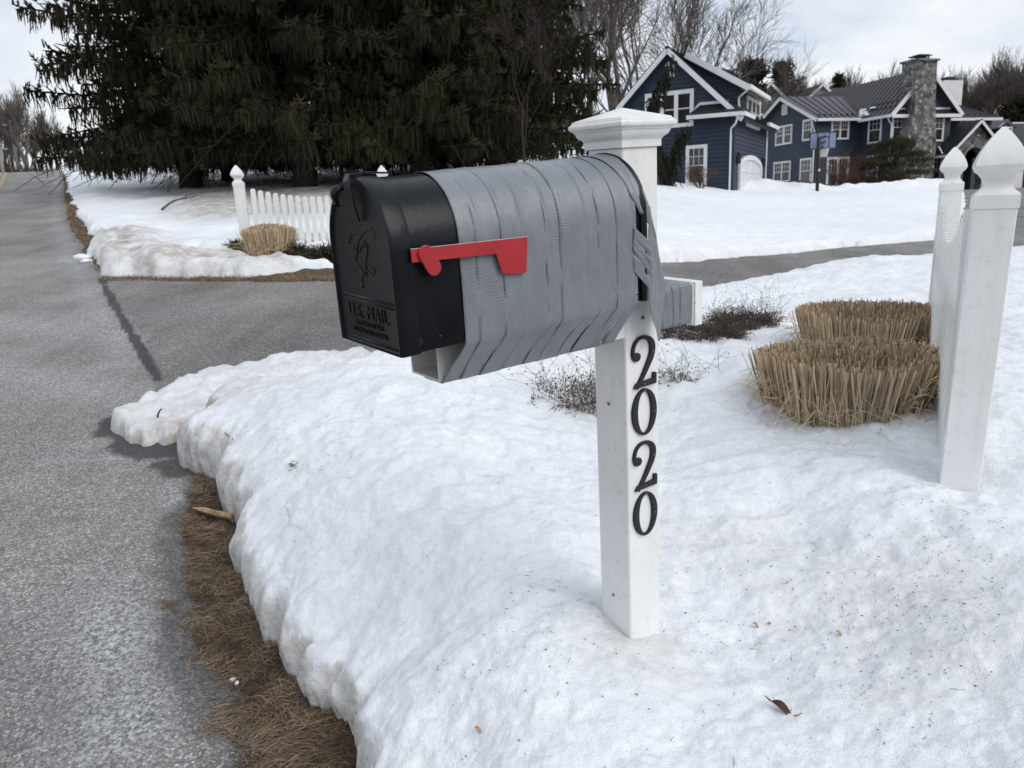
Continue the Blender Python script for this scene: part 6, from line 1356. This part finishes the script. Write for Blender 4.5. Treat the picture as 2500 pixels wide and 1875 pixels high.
m_ = MB().prism([f9(a0_-3, bz, 0), f9(a1_+.6, bz, 0), f9(a1_+.6, z0_-.65, 0), f9(a0_-3, z0_-.65, 0)], -f9.n*2); Hb.part(m_, 'porch_wall', 'beige_siding'); m_ = MB().bar(f9(a0_-3, z0_-.66, .44), f9(a1_+.9, z0_-.66, .44), .1, .18); Hb.part(m_, 'gutter', 'white_trim')
# ================================================================== basketball hoop
bh = at(1994.8, 473, 38.); zb0 = float(lawn_z(bh[:1], bh[1:2])[0]); bt = thing('basketball_hoop', 'black post basketball hoop with pale blue backboard on the snowy lawn', 'basketball hoop', (bh[0], bh[1], zb0)); off = (bh[0], bh[1], zb0)
tp = at(1999.5, 338, 38.); MB().tube([bh+np.array((0, 0, -.3)), tp], .085, 10).build('hoop_post', M['black_metal'], bt, off=off, smooth=True)
fh = Fr(bh-np.array((0, .55, 0))*-1.0, vec(96)); cor = [fh.px(1860+x/6.38, 220+y/6.38) for x, y in ((742, 668), (1168, 634), (735, 935), (1162, 908))]
x0, x1 = (cor[0][0]+cor[2][0])/2, (cor[1][0]+cor[3][0])/2; z1, z0 = (cor[0][1]+cor[1][1])/2, (cor[2][1]+cor[3][1])/2
def rect(m, a0, a1, c0, c1, d0, d1): return m.prism([fh(a0, c0, d0), fh(a1, c0, d0), fh(a1, c1, d0), fh(a0, c1, d0)], fh.n*(d1-d0))
bb = rect(MB(), x0, x1, z0, z1, 0, .03).build('backboard', M['backboard'], bt, off=off)
m_ = MB(); w = .045
for a0, a1, c0, c1 in ((x0, x1, z1-w, z1), (x0, x1, z0, z0+w), (x0, x0+w, z0+w, z1-w), (x1-w, x1, z0+w, z1-w)): rect(m_, a0, a1, c0, c1, -.01, .045)
xa, xb = x0+.29*(x1-x0), x0+.72*(x1-x0)
for x in (xa, xb): rect(m_, x-.02, x+.02, z0+.05, z1-.05, .031, .04)
rect(m_, xa+.02, xb-.02, z1-.26, z1-.22, .031, .04); m_.build('board_frame', M['black_metal'], bb, off=off)
m_ = MB(); xm = (x0+x1)/2; pm = np.array((bh[0], bh[1], 0))
for zz in (z1-.2, z0+.35): m_.bar((tp[0], tp[1], zz-.15), fh(xm+.1, zz, .06), .07, .07)
m_.bar((tp[0], tp[1], z0-.05), fh(xm-.05, z0+.1, .25), .06, .08); m_.build('board_arm', M['black_metal'], bt, off=off)
rc = fh(xm-.03, z0+.02, .34); m_ = MB(); ring = [rc+np.array((.23*math.cos(t), .23*math.sin(t), 0)) for t in np.linspace(0, 2*math.pi, 21)]; m_.tube(ring, .014, 6, False); m_.bar(fh(xm-.03, z0+.02, .03), fh(xm-.03, z0+.02, .13), .2, .1); rm = m_.build('rim', M['black_metal'], bt, off=off)
m_ = MB()
for k in range(12):
    t = 2*math.pi*k/12
    for s in (-1, 1):
        m_.tube([rc+np.array(((.23-.09*u)*math.cos(t+s*u*1.1), (.23-.09*u)*math.sin(t+s*u*1.1), -.40*u)) for u in np.linspace(0, 1, 5)], .011, 4, False)
m_.build('net', M['net_white'], rm, off=off)
MB().lathe((bh[0]-.0, bh[1]-.11, zb0+.93), [(.05, 0), (.05, .1)], 8).build('height_label', M['white_trim'], bt, off=off)
# ================================================================== red car behind the mound
def car():
    Yc = 45.; c = at(1937, 445, Yc); zc_ = c[2]-1.36; rz = R(8); t = thing('car', 'dark red car parked behind the snow mound, only its roof showing', 'car', (c[0], c[1], zc_)); t.rotation_euler = (0, 0, rz)
    sec = [(-2.2, .45, .62, .80), (-2.1, .40, .80, .86), (-1.5, .28, .93, .89), (-.9, .25, .98, .90), (.8, .25, .95, .90), (1.5, .28, .88, .88), (2.1, .36, .74, .84), (2.25, .45, .60, .74)]; V = []; n = 10
    for x, zl, zt_, hw in sec:
        for k, (yy, f) in enumerate(((-.9, 0), (-1, .25), (-1, .7), (-.92, .95), (-.5, 1.02), (.5, 1.02), (.92, .95), (1, .7), (1, .25), (.9, 0))): V.append((x, yy*hw, zl+(zt_-zl)*f))
    F_ = [(i*n+k, i*n+(k+1) % n, (i+1)*n+(k+1) % n, (i+1)*n+k) for i in range(len(sec)-1) for k in range(n)]+[tuple(range(n-1, -1, -1)), tuple((len(sec)-1)*n+k for k in range(n))]
    MB().add(V, F_).build('body', M['car_red'], t, auto=50, bevel=0)
    prof_ = [(-1.75, .93), (-1.05, 1.30), (-.55, 1.385), (.1, 1.40), (.6, 1.34), (1.35, .92)]
    V = []
    for x, z in prof_:
        hw = .80-.20*(z-.9)/.5
        for s in (-1, 1): V += [(x, s*hw, z)]
    V2 = [(x, s*(.84), .90) for x, _ in prof_ for s in (-1, 1)]; m_ = MB(); n = len(prof_); VV_ = V+V2
    F_ = [(2*i, 2*i+2, 2*i+3, 2*i+1) for i in range(n-1)]+[(2*i, 2*n+2*i, 2*n+2*i+2, 2*i+2) for i in range(n-1)]+[(2*i+1, 2*i+3, 2*n+2*i+3, 2*n+2*i+1) for i in range(n-1)]
    m_.add(VV_, F_); m_.build('greenhouse', M['car_glass'], t)
    m_ = MB(); P_ = prof_
    roofp = [(-1.12, 1.285), (-.55, 1.395), (.1, 1.412), (.62, 1.345)]
    for a, b in zip(roofp[:-1], roofp[1:]): m_.prism([(a[0], -.62, a[1]), (b[0], -.62, b[1]), (b[0], .62, b[1]), (a[0], .62, a[1])], (0, 0, .03))
    for s in (-1, 1):
        for a, b in (((-1.75, .93), (-1.05, 1.31)), ((.6, 1.36), (1.35, .93)), ((-.2, .9), (-.25, 1.39)), ((-1.05, 1.31), (-.55, 1.40)), ((-.55, 1.40), (.1, 1.415)), ((.1, 1.415), (.6, 1.36))):
            hw = lambda z: .81-.20*(z-.9)/.5
            m_.bar((a[0], s*hw(a[1]), a[1]), (b[0], s*hw(b[1]), b[1]), .07, .06)
    m_.build('roof', M['car_red'], t)
    for x in (-1.4, 1.4):
        for s in (-1, 1):
            w_ = MB().lathe((x, s*.72, .32), [(.2, 0), (.31, .0), (.32, .03), (.32, .17), (.31, .2), (.2, .2)], 20, (0, s, 0)).build('wheel', M['tyre'], t); MB().lathe((x, s*.925, .32), [(.2, 0), (.18, .02), (.03, .03)], 16, (0, s, 0)).build('rim', M['screw_metal'], w_)
    for s in (-1, 1): MB().box((2.12, s*.55-.15, .62), (2.27, s*.55+.15, .72)).build('headlight', M['white_trim'], t); MB().box((.55, s*.92-.09, .95), (.68, s*.92+.09, 1.07)).build('mirror', M['car_red'], t)
car()
# ------------------------------------------------------------------ overcast sky, soft sun, camera
SUN_EL, SUN_AZ = R(42), R(128)        # azimuth clockwise from +Y (behind right of the camera)
W = bpy.data.worlds.new('World'); scene.world = W; W.use_nodes = True; nt = W.node_tree; bg = nt.nodes['Background']
sky = nt.nodes.new('ShaderNodeTexSky'); sky.sky_type = 'NISHITA'; sky.sun_disc = False; sky.sun_elevation = SUN_EL; sky.sun_rotation = SUN_AZ; sky.air_density = 1.2; sky.dust_density = 2.0
tc = nt.nodes.new('ShaderNodeTexCoord'); sp = nt.nodes.new('ShaderNodeSeparateXYZ'); nt.links.new(tc.outputs['Generated'], sp.inputs[0])
zz = mth(nt, 'ADD', mth(nt, 'MAXIMUM', sp.outputs[2], 0.0), .22)
cb = nt.nodes.new('ShaderNodeCombineXYZ'); nt.links.new(mth(nt, 'DIVIDE', sp.outputs[0], zz), cb.inputs[0]); nt.links.new(mth(nt, 'DIVIDE', sp.outputs[1], zz), cb.inputs[1])
n1 = noise(nt, 1.15, 6, .52, cb.outputs[0], .5); n2 = noise(nt, 3.2, 5, .55, cb.outputs[0], .3)
f = mth(nt, 'ADD', mth(nt, 'MULTIPLY', n1.outputs[0], .75), mth(nt, 'MULTIPLY', n2.outputs[0], .25))
cl = ramp(nt, f, [(.37, (4.9, 5.75, 7.2)), (.47, (7.1, 7.6, 8.45)), (.60, (9.0, 9.2, 9.5))])
hz_ = ramp(nt, sp.outputs[2], [(0, (.0, .0, .0)), (.10, (1, 1, 1))])
out = mix(nt, .90, sky.outputs[0], cl.outputs[0])
nt.links.new(out, bg.inputs['Color']); bg.inputs['Strength'].default_value = .1
sun = bpy.data.lights.new('sun', 'SUN'); sun.energy = 1.35; sun.angle = R(45); sun.color = (1, .965, .92); so = bpy.data.objects.new('sun', sun); col.objects.link(so)
d = Vector((math.sin(SUN_AZ)*math.cos(SUN_EL), math.cos(SUN_AZ)*math.cos(SUN_EL), math.sin(SUN_EL))); so.rotation_euler = d.to_track_quat('Z', 'Y').to_euler(); so.location = (3, -3, 8)
cam = bpy.data.cameras.new('camera'); co = bpy.data.objects.new('camera', cam); col.objects.link(co); scene.camera = co
cam.sensor_fit = 'HORIZONTAL'; cam.sensor_width = 36; cam.lens = 36*FPX/IW; cam.clip_start = .02; cam.clip_end = 3000
m = Matrix.Identity(4)
for k in range(3): m[k][0] = CT[0][k]; m[k][1] = CT[1][k]; m[k][2] = -CT[2][k]; m[k][3] = E0[k]
co.matrix_world = m
cam.dof.use_dof = True; cam.dof.focus_distance = 1.75; cam.dof.aperture_fstop = 9.5
vs = scene.view_settings; vs.view_transform = 'Standard'; vs.look = 'None'; vs.exposure = .17; vs.gamma = 1; vs.use_curve_mapping = False
scene.render.engine = 'CYCLES'; scene.cycles.max_bounces = 6; scene.cycles.diffuse_bounces = 3; scene.cycles.glossy_bounces = 3; scene.cycles.transparent_max_bounces = 4
scene.cycles.use_denoising = True
